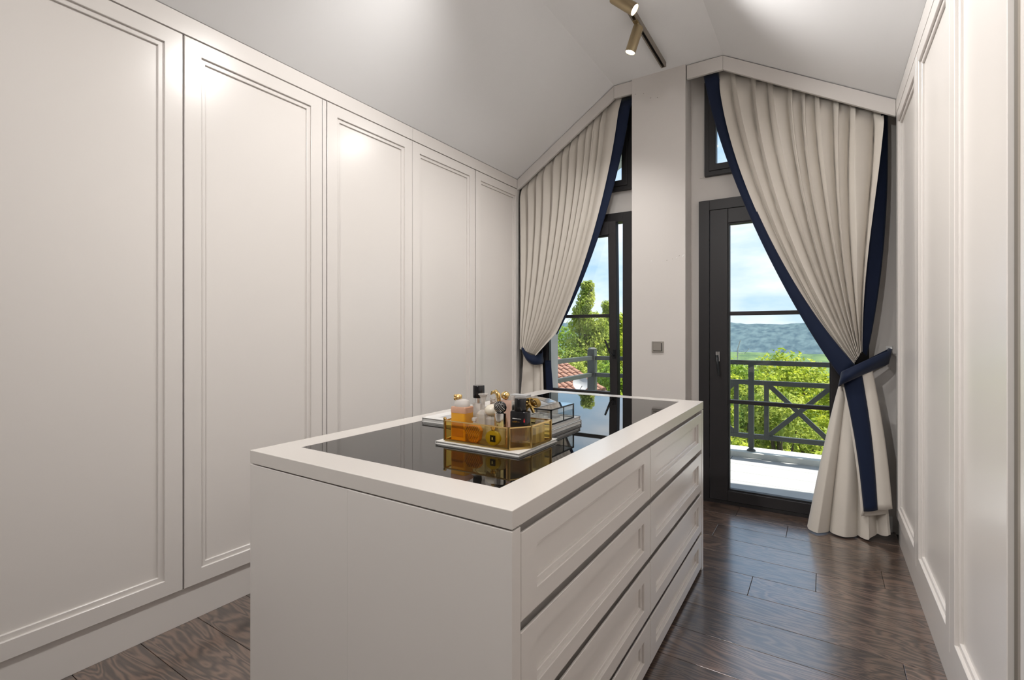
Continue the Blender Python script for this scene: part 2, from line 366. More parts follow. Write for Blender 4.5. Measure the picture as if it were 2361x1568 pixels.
# projecting pier between the two balcony doors
pier = struct(MB().box(-1.253, -0.852, 3.69, WY0, 0, ZC + 0.02).build('wall_pier', WALL, bevel=0.003))
for (x, z, r, m) in ((-1.225, 3.075, .0022, DARKGAP), (-1.16, 3.062, .0022, DARKGAP), (-1.105, 3.015, .0022, DARKGAP), (-1.055, 3.005, .0022, DARKGAP)):
    MB().lathe([(r, 0), (r, 0.0012)], seg=8).build('nail_hole', m, pier).matrix_local = Matrix.Translation((x, 3.69, z)) @ Matrix.Rotation(math.pi / 2, 4, 'X')
for (x, z, wx, wz, a, m) in ((-1.10, 1.785, .006, .005, .3, WHM), (-0.985, 1.78, .008, .003, .1, STEEL), (-.945, 1.787, .005, .003, .5, STEEL), (-.915, 1.793, .008, .004, .4, WHM), (-.895, 1.806, .010, .003, .6, STEEL), (-.868, 1.806, .020, .005, .75, WHM)):
    MB().box(-wx / 2, wx / 2, -0.0012, 0.001, -wz / 2, wz / 2).build('paint_chip', m, pier).matrix_local = Matrix.Translation((x, 3.69, z)) @ Matrix.Rotation(-a, 4, 'Y')
# skirting piece under the curtain at the right of the far wall
struct(MB().box(DR1 + .005, XR - .002, 3.845, 3.869, 0, 0.10).build('baseboard_far', WHITE, bevel=.002))
# plinths and cornices
for nm, x0, x1, ya, yb in (('baseboard_left', XL - 0.2, XL - 0.013, 0.315, 3.75), ('baseboard_right', XR + 0.012, XR + 0.2, 0.82, 3.69)):
    struct(MB().box(x0, x1, ya, yb, 0, 0.150).build(nm, LAC, bevel=0.001))
struct(MB().box(XL - 0.15, XL, -1.6, 2.3895, 2.520, ZL - 0.004).build('trim_1', LAC, bevel=0.0012))
struct(MB().box(XL - 0.15, XL, 2.3915, 3.70, 2.520, ZL - 0.004).build('trim_2', LAC, bevel=0.0012))
struct(MB().box(XR, XR + 0.15, -1.6, 3.70, 2.548, ZR - 0.004).build('trim_3', LAC, bevel=0.0012))

# ------------------------------------------------------------------ panelled doors and drawers
def ring_mesh(loops, name, mat, close=False):
    """loops: list of (x0,x1,z0,z1,y) rectangles, bridged; front faces -y"""
    vs = []; fs = []
    for (x0, x1, z0, z1, y) in loops: vs += [(x0, y, z0), (x1, y, z0), (x1, y, z1), (x0, y, z1)]
    for i in range(len(loops) - 1):
        for k in range(4): k2 = (k + 1) % 4; fs.append((i * 4 + k, i * 4 + k2, (i + 1) * 4 + k2, (i + 1) * 4 + k))
    if close: o = (len(loops) - 1) * 4; fs.append((o, o + 1, o + 2, o + 3))
    me = bpy.data.meshes.new(name); me.from_pydata(vs, [], fs); me.materials.append(mat); me.update(); return me
def panel_front(parent, name, x0, x1, z0, z1, mx, mz, mat, step=0.020, d1=0.010, d2=0.019, t=0.0205):
    b = 0.0016
    def R(ix, iz, y): return (x0 + ix, x1 - ix, z0 + iz, z1 - iz, y)
    door = bpy.data.objects.new(name, ring_mesh([R(0, 0, t), R(0, 0, b), R(b, b, 0), R(mx - b, mz - b, 0), R(mx, mz, b)], name, mat)); COL.objects.link(door); door.parent = parent
    mo = bpy.data.objects.new('moulding', ring_mesh([R(mx, mz, b), R(mx, mz, d1), R(mx + step - b, mz + step - b, d1), R(mx + step, mz + step, d1 + b), R(mx + step, mz + step, d2)], 'moulding', mat)); COL.objects.link(mo); mo.parent = door
    pn = bpy.data.objects.new('panel', ring_mesh([R(mx + step, mz + step, d2)], 'panel', mat, close=True)); COL.objects.link(pn); pn.parent = door
    return door
def wardrobe(loc, rz, wdt, z1, label, group, filler=0.0, gap=0.003):
    r = empty('wardrobe', loc, rz); tag(r, label, 'wardrobe', group)
    MB().box(0, wdt + filler, 0.0225, 0.60, 0.150, z1).build('carcass', DARKGAP, r)
    panel_front(r, 'door', gap, wdt - gap * 0.4, 0.154, z1 - 0.003, 0.068, 0.064, LAC)
    if filler: MB().box(wdt + 0.0015, wdt + filler, 0.001, 0.022, 0.154, z1 - 0.003).build('filler_strip', LAC, r, bevel=0.001)
    return r
lab = ['tall beige panelled wardrobe door nearest the camera, cut by the left picture edge',
       'tall beige panelled wardrobe partly hidden by the island, second from the left picture edge',
       'tall beige panelled wardrobe behind the island, third from the left picture edge',
       'tall beige panelled wardrobe behind the perfume bottles, fourth from the left picture edge',
       'narrow-looking beige panelled wardrobe next to the left curtain']
GL = 'panelled wardrobes along the left wall'
for (y0, y1, fil, gp), lb in zip(((0.32, 1.011, 0, .003), (1.011, 1.699, .024, .0055), (1.723, 2.390, 0, .006), (2.390, 3.082, 0, .002), (3.082, 3.745, 0, .008)), lab):
    wardrobe((XL, y0, 0), math.pi / 2, y1 - y0, 2.517, lb, GL, fil, gp)
GR_ = 'panelled wardrobes along the right wall'
for (y0, y1), lb in zip(((3.69, 2.945), (2.945, 2.215), (2.215, 1.592), (1.503, 0.83)),
        ('beige panelled wardrobe in the far right corner beside the right curtain', 'beige panelled wardrobe on the right wall, second from the right curtain',
         'beige panelled wardrobe on the right wall with bright window reflection', 'beige wardrobe at the very right picture edge beyond the dark vertical profile')):
    wardrobe((XR, y0, 0), -math.pi / 2, y0 - y1, 2.545, lb, GR_)
hp = empty('wardrobe_profile', (XR, 1.592, 0)); tag(hp, 'dark taupe vertical recessed grip profile between two right-hand wardrobes', 'profile')
MB().box(0.012, 0.05, -0.087, -0.001, 0.15, 2.548).build('channel', TAUPE, hp)
MB().box(0.003, 0.02, -0.087, -0.062, 0.15, 2.548).build('lip', TAUPEL, hp, bevel=.002)
MB().box(0.006, 0.02, -0.060, -0.054, 0.15, 2.548).build('seal', GASKET, hp)

# ------------------------------------------------------------------ kitchen-like island of drawers
IX0, IX1, IY0, IY1, IT = -1.505, -0.54, 0.85, 2.735, 0.8825
isl = empty('dressing_island', ((IX0 + IX1) / 2, (IY0 + IY1) / 2, 0)); tag(isl, 'beige lacquered dressing island with eight drawers in the middle of the room', 'island')
ic = Vector(((IX0 + IX1) / 2, (IY0 + IY1) / 2, 0))
def ib(x0, x1, y0, y1, z0, z1): return MB().box(x0 - ic.x, x1 - ic.x, y0 - ic.y, y1 - ic.y, z0, z1)
ib(IX0 + .022, IX1 - .072, IY0 + .03, IY1 - .03, 0.01, 0.80).build('carcass', DARKGAP, isl)
ib(-1.05, IX1 - .0005, IY0, IY0 + .034, 0, 0.8385).build('end_panel', ISL, isl, bevel=.0012)
ib(IX0, -1.0505, IY0 + .0006, IY0 + .034, 0, 0.8385).build('end_panel', ISL, isl, bevel=.0006)
ib(IX0, IX1 - .0005, IY1 - .034, IY1, 0, 0.8385).build('end_panel', ISL, isl, bevel=.0012)
ib(IX0, IX0 + .02, IY0 + .034, IY1 - .034, 0, 0.8385).build('back_panel', ISL, isl, bevel=.0012)
ib(IX1 - .07, IX1 - .030, IY0 + .034, IY1 - .034, 0.0, 0.8385).build('grip_channel', ISL, isl)
# top: frame of four boards round the inset glass
GX0, GX1, GY0, GY1 = -1.408, -0.645, 0.960, 2.655
top = MB()
ox0, ox1, oy0, oy1 = IX0 - ic.x, IX1 - ic.x, IY0 - ic.y, IY1 - ic.y
gx0, gx1, gy0, gy1 = GX0 - ic.x, GX1 - ic.x, GY0 - ic.y, GY1 - ic.y
for zt in (IT,):
    vs = []
    for (a, b_, c, d) in ((ox0, ox1, oy0, oy1), (gx0, gx1, gy0, gy1)):
        for z in (0.8425, zt): vs += [(a, c, z), (b_, c, z), (b_, d, z), (a, d, z)]
    fs = []
    for k in range(4):
        k2 = (k + 1) % 4
        fs += [(k, k2, 4 + k2, 4 + k), (4 + k, 4 + k2, 12 + k2, 12 + k), (12 + k, 12 + k2, 8 + k2, 8 + k), (8 + k, 8 + k2, k2, k)]
    top.add(vs, fs)
top.build('top_frame', ISLTOP, isl, bevel=.0015)
MB().box(gx0 + .0008, gx1 - .0008, gy0 + .0008, gy1 - .0008, 0.868, IT - 0.0012).build('glass_top', BLKGLASS, isl)['label'] = 'black glass inset top'
zt = [(0.6345, 0.8235), (0.4215, 0.6115), (0.2085, 0.3995), (0.020, 0.189)]
dr = empty('drawer_axis'); bpy.data.objects.remove(dr)
for (ya, yb) in ((IY0 + .037, 1.801), (1.806, IY1 - .037)):
    for (za, zb) in zt:
        holder = panel_front(isl, 'drawer', 0, yb - ya, za, zb, 0.070, 0.046, ISL, step=0.013, d1=0.009, d2=0.017, t=0.005)
        holder.location = (IX1 - .0015 - ic.x, ya - ic.y, 0); holder.rotation_euler = (0, 0, math.pi / 2)

# ------------------------------------------------------------------ valances
def valance(segs, label, y0=3.700, y1=3.722, drop=0.098):
    r = empty('curtain_valance', (sum(s[0] for s in segs) / len(segs), y0, 2.6)); tag(r, label, 'valance')
    for (xa, xb) in segs:
        za, zb = slope_z(xa) - .006, slope_z(xb) - .006
        m = MB().prism_xz([(xa, za - drop), (xb, zb - drop), (xb, zb), (xa, za)], y0, y1)
        m.v = [(v[0] - r.location.x, v[1] - r.location.y, v[2] - r.location.z) for v in m.v]
        m.build('board', LAC, r, bevel=.001)
    return r
valance([(XL + .001, -1.4008), (-1.3996, -1.2535)], 'beige angled curtain valance above the left curtain')
valance([(-0.845, -0.6008), (-0.5996, XR - .001)], 'beige angled curtain valance above the right curtain')

# ------------------------------------------------------------------ balcony doors and transoms
def rect_frame(x0, x1, z0, z1, wl, wr, wb, wt, y0, y1):
    m = MB()
    m.box(x0, x0 + wl, y0, y1, z0, z1); m.box(x1 - wr, x1, y0, y1, z0, z1)
    m.box(x0 + wl, x1 - wr, y0, y1, z0, z0 + wb); m.box(x0 + wl, x1 - wr, y0, y1, z1 - wt, z1)
    return m
def balcony_door(name, x0, x1, sx0, sx1, gx0, gx1, label, tilt=0.0, lever_up=False, hx=None, sgap=0.0):
    r = empty(name, (x0, 3.87, 0)); r['kind'] = 'structure'; r['label'] = label
    def sh(m): m.v = [(v[0] - x0, v[1] - 3.87, v[2]) for v in m.v]; return m
    sh(rect_frame(x0, x1, 0.0, 2.22, sx0 - x0, x1 - sx1, 0.025, 0.075, 3.835, 3.93)).build('door_frame', FRAME, r, bevel=.002)
    fx1 = sx1; sx1 = sx1 - sgap
    sash = empty('sash', (0, -0.005, 0.03)); sash.parent = r
    def ss(m): m.v = [(v[0] - x0, v[1] - 3.865, v[2] - 0.03) for v in m.v]; return m
    fr_ = ss(rect_frame(sx0 + .004, sx1 - .004, 0.028, 2.141, gx0 - sx0 - .004, sx1 - gx1 - .004, 0.075, 0.105, 3.826, 3.895)).build('sash_frame', FRAME, sash, bevel=.004)
    ss(rect_frame(gx0 - .001, gx1 + .001, 0.102, 2.037, .012, .012, .012, .012, 3.838, 3.88)).build('glazing_bead', GASKET, sash, bevel=.002)
    ss(MB().box(gx0 + .004, gx1 - .004, 3.855, 3.861, 0.108, 2.031)).build('glass_pane', GLASS, sash)
    for z in (0.745, 1.382): ss(MB().box(gx0, gx1, 3.843, 3.874, z - .014, z + .014)).build('glazing_bar', FRAME, sash, bevel=.003)
    # lever handle
    h = MB(); h.rbox(hx, 0, 1.035, 1.105, .028, .012, .005)
    h.v = [(v[0], v[1] + 3.821, v[2]) for v in h.v]
    ss(h).build('handle_plate', CHROME if not lever_up else BLACKM, sash, smooth=True)
    if lever_up: pts = [(hx, 3.82, 1.065), (hx, 3.775, 1.065), (hx - .012, 3.768, 1.085), (hx - .030, 3.766, 1.13), (hx - .052, 3.766, 1.185)]
    else: pts = [(hx, 3.82, 1.075), (hx, 3.775, 1.075), (hx + .003, 3.768, 1.06), (hx + .008, 3.766, 1.0), (hx + .014, 3.768, 0.935)]
    ss(MB().tube(pts, [.009, .009, .0095, .0085, .0075], 10)).build('handle_lever', BLACKM, sash, smooth=True)
    sash.rotation_euler = (tilt, 0, 0)
    return r
balcony_door('door_1', DL0, DL1, -2.115, -1.378, -2.045, -1.466, 'dark framed balcony door tilted open behind the left curtain', tilt=math.radians(2.0), lever_up=True, hx=-1.432, sgap=0.026)
balcony_door('door_2', DR0, DR1, -0.715, 0.165, -0.588, 0.040, 'dark framed closed balcony door behind the right curtain', hx=-0.655)
def transom(name, pts, label, inset=0.075, gl=0.075):
    r = empty(name, (pts[0][0], 3.87, pts[0][1])); r['kind'] = 'structure'; r['label'] = label
    c = Vector((sum(p[0] for p in pts) / len(pts), sum(p[1] for p in pts) / len(pts)))
    def inset_poly(P, d):
        n = len(P); res = []
        for i in range(n):
            a, b_, c_ = Vector(P[i - 1]), Vector(P[i]), Vector(P[(i + 1) % n])
            e1 = (b_ - a).normalized(); e2 = (c_ - b_).normalized(); n1 = Vector((-e1.y, e1.x)); n2 = Vector((-e2.y, e2.x))
            k = d / max(0.2, 1 + n1.dot(n2)); res.append(b_ + (n1 + n2) * k)
        return res
    def ring(d0, d1, y0, y1):
        A = inset_poly(pts, d0); B = inset_poly(pts, d1); n = len(A); vs = []
        for P, y in ((A, y0), (B, y0), (B, y1), (A, y1)): vs += [(p.x - pts[0][0], y - 3.87, p.y - pts[0][1]) for p in P]
        fs = []
        for k in range(n):
            k2 = (k + 1) % n
            for s in range(4): s2 = (s + 1) % 4; fs.append((s * n + k, s * n + k2, s2 * n + k2, s2 * n + k))
        return MB().add(vs, fs)
    ring(0, .036, 3.835, 3.93).build('window_frame', FRAME, r, bevel=.002)
    ring(.032, .080, 3.826, 3.90).build('sash_frame', FRAME, r, bevel=.004)
    P = inset_poly(pts, .078); m = MB().prism_xz([(p.x - pts[0][0], p.y - pts[0][1]) for p in P], 3.862 - 3.87, 3.866 - 3.87)
    m.build('glass_pane', GLASS, r)
    return r
transom('window_1', [(DL0 + .02, 2.40), (DL1, 2.40), (DL1, ZC - TOPD), (-1.40, ZC - TOPD), (DL0 + .02, slope_z(DL0 + .02) - TOPD)], 'angled dark framed transom window above the left balcony door')
transom('window_2', [(TR0, 2.40), (DR1, 2.40), (DR1, slope_z(DR1) - TOPD), (-0.60, ZC - TOPD), (TR0, ZC - TOPD)], 'angled dark framed transom window above the right balcony door')
struct(MB().box(DR0, TR0, 3.865, 3.90, 2.40, ZC - TOPD).build('trim_4', WALL))

# ------------------------------------------------------------------ curtains
def bez(P, s):
    a, b_, c, d = P; k = 1 - s
    return (k**3 * a[0] + 3 * k * k * s * b_[0] + 3 * k * s * s * c[0] + s**3 * d[0], k**3 * a[1] + 3 * k * k * s * b_[1] + 3 * k * s * s * c[1] + s**3 * d[1])
def lerp2(a, b_, t): return (a[0] + (b_[0] - a[0]) * t, a[1] + (b_[1] - a[1]) * t)
def pleat(x): return abs(math.sin(math.pi * x)) ** 0.34
def ss_(x): x = max(0, min(1, x)); return x * x * (3 - 2 * x)
# right curtain
rc = empty('curtain', (0.0, 3.76, 0)); tag(rc, 'beige curtain with navy borders tied to the right, at the right balcony door', 'curtain', 'tied back curtains')
def off(o, p): return (p[0] - o.location.x, p[1] - o.location.y, p[2] - o.location.z)
Rout = [(-0.738, 3.105), (-0.62, 2.40), (-0.22, 1.45), (0.093, 0.955)]
Rin = [(-0.648, 3.105), (-0.60, 2.40), (-0.19, 1.47), (0.150, 1.045)]
Rri = [(0.297, 2.60), (0.275, 2.2), (0.20, 1.60), (0.195, 1.13)]
Rro = [(0.330, 2.585), (0.335, 2.1), (0.315, 1.60), (0.222, 1.10)]
NP = 9.5
def r_main(u, s):
    T = lerp2(Rin[0], Rri[0], u); xt = T[0]; T = (xt, slope_z(xt) - 0.075)
    P = [T, lerp2(Rin[1], Rri[1], u), lerp2(Rin[2], Rri[2], u), lerp2(Rin[3], Rri[3], u)]
    x, z = bez(P, s)
    ph = NP * u + 0.22 * math.sin(9 * u + 1.0) + 0.10 * math.sin(23 * u + 4 * s)
    A = 0.110 * (1 - s) + 0.070 * s
    fl_ = pleat(ph); y = 3.815 - 0.060 * s ** 1.5 - A * fl_ * ss_(0.25 + s * 9)
    x += (0.016 * (1 - s) + 0.004) * math.sin(2 * math.pi * ph + 0.6)
    return off(rc, (x, y, z))
grid_obj('drape', r_main, 330, 44, CLOTH, rc)
def r_lead(u, s):
    a = bez(Rout, s); b_ = bez(Rin, s); p = lerp2(a, b_, u)
    y = 3.745 - 0.10 * s ** 1.3 - 0.010 * math.sin(math.pi * u)
    return off(rc, (p[0] + 0.012 * u, y, p[1]))
grid_obj('leading_border', r_lead, 8, 40, NAVY, rc, thick=.004)['label'] = 'navy border band'
def r_trail(u, s):
    p = lerp2(bez(Rri, s), bez(Rro, s), u); return off(rc, (p[0], 3.775 - 0.055 * s + 0.022 * u, p[1]))
grid_obj('trailing_border', r_trail, 6, 30, NAVY, rc, thick=.003)
def r_low(u, s, d=0.0):
    a = lerp2((0.092, 0.965), (0.245, 1.03), u); zb = 0.010 + (0.05 * ss_((u - .62) / .38))
    b_ = (-0.092 + (0.340 + 0.092) * u ** 0.92, zb)
    k = s ** 0.85; x = a[0] + (b_[0] - a[0]) * k; z = a[1] + (b_[1] - a[1]) * s
    ph = 3.6 * u + 0.12 * math.sin(8 * u)
    A = 0.022 + 0.075 * ss_(s)
    y = 3.715 - 0.06 * s * (1 - 0.6 * u) - A * pleat(ph) - d + 0.02 * u * s
    x += 0.012 * s * math.sin(2 * math.pi * ph)
    return off(rc, (x, y, z))
grid_obj('lower_drape', r_low, 150, 36, CLOTH, rc)
grid_obj('hem', lambda u, s: r_low(u, 0.93 + 0.07 * s, 0.0025), 150, 4, CLOTH, rc)
def flap(a0, a1, b0, b1, dy=0.0, bow=0.012, zc=0.0):
    def f(u, s):
        a = lerp2(a0, a1, s); b_ = lerp2(b0, b1, s); p = lerp2(a, b_, u)
        return off(rc, (p[0] + .012 * math.sin(math.pi * s), 3.625 - 0.055 * s + dy - bow * math.sin(math.pi * u) + zc * u, p[1]))
    return f
grid_obj('flap_border', flap((.100, .935), (.197, .186), (.188, 1.02), (.263, .207)), 6, 24, NAVY, rc, thick=.003)
grid_obj('flap', flap((.186, 1.02), (.262, .207), (.240, 1.04), (.334, .222), dy=.003, zc=.02), 8, 24, CLOTH, rc, thick=.003)
grid_obj('flap', flap((.093, .93), (.186, .150), (.104, .94), (.200, .178), dy=.005, bow=.0), 4, 24, CLOTH, rc, thick=.003)
grid_obj('flap_lining', flap((.10, .93), (.190, .150), (.22, 1.0), (.318, .185), dy=.026, zc=.02), 8, 24, CLOTH, rc, thick=.003)
def ribbon(name, pts, h, mat, label, cat, slant=(0, 0, 1), group=None):
    pts = [Vector(p) for p in pts]; n = len(pts)
    o0 = pts[n // 2].copy(); r = empty(name, o0); tag(r, label, cat, group)
    def f(u, s):
        t = u * (n - 1); i = min(int(t), n - 2); k = t - i
        p0, p1, p2, p3 = pts[max(i - 1, 0)], pts[i], pts[i + 1], pts[min(i + 2, n - 1)]
        p = 0.5 * ((2 * p1) + (p2 - p0) * k + (2 * p0 - 5 * p1 + 4 * p2 - p3) * k * k + (3 * p1 - p0 - 3 * p2 + p3) * k ** 3)
        hh = h[0] + (h[1] - h[0]) * u if isinstance(h, tuple) else h
        q = p + Vector(slant) * (s - 0.5) * hh
        q.y += 0.006 * math.sin(6 * s + 5 * u) - 0.012 * math.sin(math.pi * s)
        return q - o0
    grid_obj('band', f, 36, 8, mat, r, thick=.004)
    return r, o0
r, o0 = ribbon('curtain_tieback', [(.325, 3.80, 1.105), (.335, 3.72, 1.10), (.28, 3.655, 1.075), (.20, 3.60, 1.035), (.13, 3.575, .995), (.085, 3.60, .965), (.088, 3.67, .955), (.13, 3.76, .97), (.25, 3.83, 1.05), (.33, 3.84, 1.10)], (0.088, 0.088), NAVY,
       'navy fabric tieback cinching the right curtain to the wall', 'tieback', (0.18, 0, 1), 'curtain tiebacks')
m = MB().tube([(.345, 3.868, 1.13), (.345, 3.80, 1.13), (.345, 3.775, 1.15)], .006, 8); m.box(.327, .358, 3.862, 3.869, 1.11, 1.16)
m.v = [(v[0] - o0.x, v[1] - o0.y, v[2] - o0.z) for v in m.v]; m.build('wall_hook', WHITE, r, smooth=True)
# left curtain
lc = empty('curtain', (-1.9, 3.76, 0)); tag(lc, 'beige curtain with navy border tied to the left, beside the left wardrobes', 'curtain', 'tied back curtains')
Lw = [(-2.285, 2.52), (-2.29, 2.0), (-2.275, 1.5), (-2.262, 1.12)]
Lin = [(-1.350, 3.105), (-1.43, 2.25), (-1.82, 1.42), (-2.080, 1.075)]
Lout = [(-1.262, 3.105), (-1.31, 2.70), (-1.50, 1.90), (-1.90, 1.225)]
Linb = [(-1.352, 3.105), (-1.42, 2.55), (-1.62, 1.80), (-1.895, 1.235)]
NPL = 10.5
def l_main(u, s):
    T = lerp2(Lw[0], Lin[0], u); T = (T[0], slope_z(T[0]) - 0.075)
    S_ = lerp2((-2.266, 1.32), (-1.885, 1.245), u); E_ = lerp2((-2.258, 1.10), (-2.085, 1.045), u)
    P = [T, lerp2((-2.288, 2.1), (-1.40, 2.55), u ** .9), lerp2((-2.278, 1.65), (-1.605, 1.80), u ** .9), S_]
    if s < .85: x, z = bez(P, s / .85)
    else:
        k = (s - .85) / .15; x, z = lerp2(S_, E_, k)
    uu = u / 0.86
    ph = NPL * min(uu, 1.0) + 0.2 * math.sin(8 * u + .5) * (u < .86) + 0.08 * math.sin(25 * u + 4 * s) * (u < .86)
    A = 0.062 * (1 - s) + 0.045 * s
    flv = pleat(ph) if u < 0.86 else 0.25 + 0.75 * math.sin(math.pi / 2 * min(1, (u - .86) / .10))
    y = 3.762 - 0.045 * s ** 1.6 - A * flv * ss_(0.25 + s * 9)
    if u > .86: y += 0.0 - 0.02 * s * (u - .86) / .14
    x += (0.015 * (1 - s) + 0.003) * math.sin(2 * math.pi * ph + 0.6) * (u < .86)
    return off(lc, (x, y, z))
grid_obj('drape', l_main, 330, 44, CLOTH, lc)
def l_lead(u, s):
    p = lerp2(bez(Linb, s), bez(Lout, s), u * 1.3 - .3); 
    k = .85 * s; ye = 3.762 - 0.045 * k ** 1.6 - (0.062 * (1 - k) + 0.045 * k) * ss_(0.25 + k * 9) - 0.02 * k
    return off(lc, (p[0], ye + .014 + .012 * u - .006 * math.sin(math.pi * u), p[1]))
grid_obj('leading_border', l_lead, 8, 36, NAVY, lc, thick=.004)['label'] = 'navy border band'
def l_low(u, s):
    a = lerp2((-2.25, 1.06), (-2.06, 0.985), u); b_ = lerp2((-2.285, .01), (-1.985, .01), u)
    x = a[0] + (b_[0] - a[0]) * s ** .8; z = a[1] + (b_[1] - a[1]) * s
    ph = 2.6 * u ** 1.6 + .1
    return off(lc, (x, 3.745 - 0.03 * s - (0.02 + 0.045 * ss_(s * 1.6)) * pleat(ph), z))
grid_obj('lower_drape', l_low, 110, 30, CLOTH, lc)
grid_obj('lower_border', lambda u, s: off(lc, (-2.062 + (0.05 + .03 * s) * u + .055 * s, 3.775 + .02 * u, 1.0 - .99 * s)), 5, 20, NAVY, lc, thick=.003)
ribbon('curtain_tieback', [(-2.275, 3.84, 1.17), (-2.268, 3.75, 1.15), (-2.235, 3.69, 1.095), (-2.18, 3.655, 1.04), (-2.12, 3.65, 1.01), (-2.07, 3.685, 1.012), (-2.065, 3.75, 1.03), (-2.12, 3.82, 1.09), (-2.26, 3.85, 1.16)], (0.06, 0.10), NAVY,
       'navy fabric tieback cinching the left curtain to the wall', 'tieback', (-0.12, 0, 1), 'curtain tiebacks')

# ------------------------------------------------------------------ light switch
sw = empty('light_switch', (-1.052, 3.69, 1.136)); tag(sw, 'brushed bronze square light switch on the pier between the doors', 'switch')
MB().box(-.044, .044, -.008, 0, -.042, .042).build('cover_plate', STEEL, sw, bevel=.002)
MB().box(-.032, .032, -.009, -.0078, -.030, .030).build('shadow_gap', GASKET, sw)
MB().box(-.031, .028, -.013, -.008, -.027, .029).build('rocker', STEEL, sw, bevel=.002)

# ------------------------------------------------------------------ ceiling track and spotlights
TX = -0.980
tr = empty('light_track', (TX, 1.2, ZC)); tag(tr, 'bronze ceiling light track running along the flat ceiling', 'track light')
m = MB()
for (a, b_, c, d) in ((-.0175, -.0135, -.034, 0), (.0135, .0175, -.034, 0), (-.0135, .0135, -.006, 0), (-.0135, -.009, -.034, -.031), (.009, .0135, -.034, -.031)):
    m.box(a, b_, -2.6, 2.38, c, d)
m.build('rail', TRACKM, tr)
MB().box(-.0175, .0175, 2.38, 2.386, -.034, 0).build('end_cap', TRACKM, tr)
MB().box(-.013, .013, -2.6, 2.379, -.010, -.006).build('conductor', GASKET, tr)
def spot(y, aim, label, power, cone=150, body=True):
    r = empty('spotlight', (TX, y, ZC)); tag(r, label, 'spotlight', 'track spotlights')
    MB().box(-.0155, .0155, -.045, .045, -.040, -.008).build('adapter', BRASS, r, bevel=.002)
    MB().rbox(0, 0, -.092, -.038, .026, .040, .008).build('bracket', BRASS, r, smooth=True)
    d = Vector(aim).normalized(); piv = Vector((0, 0, -.082))
    q = (-d).to_track_quat('Z', 'Y').to_matrix().to_4x4()
    body_m = Matrix.Translation(piv) @ q
    R_ = .0325
    b_ = MB().lathe([(.024, .030), (.031, .026), (R_, .018), (R_, -.128), (R_ - .003, -.1285), (R_ - .003, -.120)][::-1], seg=28).build('lamp_body', BRASS, r, smooth=True)
    b_.matrix_local = body_m
    ln = MB().lathe([(R_ - .0035, -.1245), (R_ - .0035, -.122)], seg=28).build('lens', LENS, r); ln.matrix_local = body_m
    ld = bpy.data.lights.new('spot_beam', 'SPOT'); ld.energy = power * LAMP; ld.spot_size = math.radians(cone); ld.spot_blend = 1.0; ld.shadow_soft_size = .035; ld.color = (1.0, 0.972, 0.945)
    lo = bpy.data.objects.new('spot_beam', ld); COL.objects.link(lo); lo.parent = r
    lo.matrix_local = Matrix.Translation(piv + d * .14) @ (-d).to_track_quat('Z', 'Y').to_matrix().to_4x4()
    return r
PW_ = 60
spot(2.985, (-.34, -.05, -1), 'brass cylinder spotlight near the end of the ceiling track, pointing down', PW_ * 1.05, 130)
spot(2.635, (.75, .15, -.65), 'brass cylinder spotlight cut by the top picture edge, pointing right', PW_ * 1.0, 115)
spot(2.15, (.72, -.10, -.72), 'added unseen brass fill spotlight, third from the far end of the track', PW_ * .9, 112)  # from here on, heads added out of view to fill the room with light
spot(1.60, (-.72, .10, -.74), 'added unseen brass fill spotlight, fourth from the far end of the track', PW_ * 1.0, 112)
spot(0.85, (.74, .15, -.72), 'added unseen brass fill spotlight, fifth from the far end of the track', PW_ * 1.8, 112)
spot(0.0, (-.70, .3, -.75), 'added unseen brass fill spotlight, sixth from the far end of the track', PW_ * .6, 112)
spot(-0.8, (.1, .75, -.70), 'added unseen brass fill spotlight, nearest the back wall on the track', PW_ * 2.2, 110)

# ------------------------------------------------------------------ things on the island
ZT = IT - 0.0012
def book(x0, x1, y0, y1, z0, h, cover, label, rz=0.0, spine='x0', group=None, picture=None):
    cx, cy = (x0 + x1) / 2, (y0 + y1) / 2
    r = empty('book', (cx, cy, z0), rz); tag(r, label, 'book', group)
    a, b_ = (x1 - x0) / 2, (y1 - y0) / 2; t = min(.0022, h * .16)
    MB().box(-a, a, -b_, b_, 0, t).build('cover', cover, r, bevel=.0005)
    MB().box(-a, a, -b_, b_, h - t, h).build('cover', cover, r, bevel=.0005)
    if spine == 'y1': MB().rbox(0, b_ - .004, 0, h, 2 * a, .008, .0035).build('spine', cover, r, smooth=True)
    else: MB().box(-a, -a + t, -b_, b_, t, h - t).build('spine', cover, r)
    n = max(2, int(h / .004))
    hh = (h - 2 * t) / n
    m = MB()
    for i in range(n): m.box(-a + .004, a - .003 - .0008 * (i % 2), -b_ + .003 + .0008 * (i % 2), b_ - .004, t + i * hh, t + (i + .86) * hh)
    m.build('pages', PAPER, r)
    if picture: MB().box(-a * .6, a * .75, -b_ * .7, b_ * .75, h, h + .0004).build('cover_picture', picture, r)
    return r
book(-1.080, -0.757, 1.228, 1.475, ZT, .0098, COVERW, 'thin white book under the gold perfume tray')
book(-1.392, -1.105, 1.500, 1.735, ZT, .0180, COVERW, 'white picture book lying left behind the perfume tray', picture=SKETCH)
book(-1.055, -0.822, 1.552, 1.815, ZT, .0150, COVERG, 'lower grey book under the glass jewellery box', spine='y1', group='stacked books')
book(-1.050, -0.826, 1.556, 1.812, ZT + .0152, .0150, COVERG, 'upper grey book directly under the glass jewellery box', spine='y1', group='stacked books')
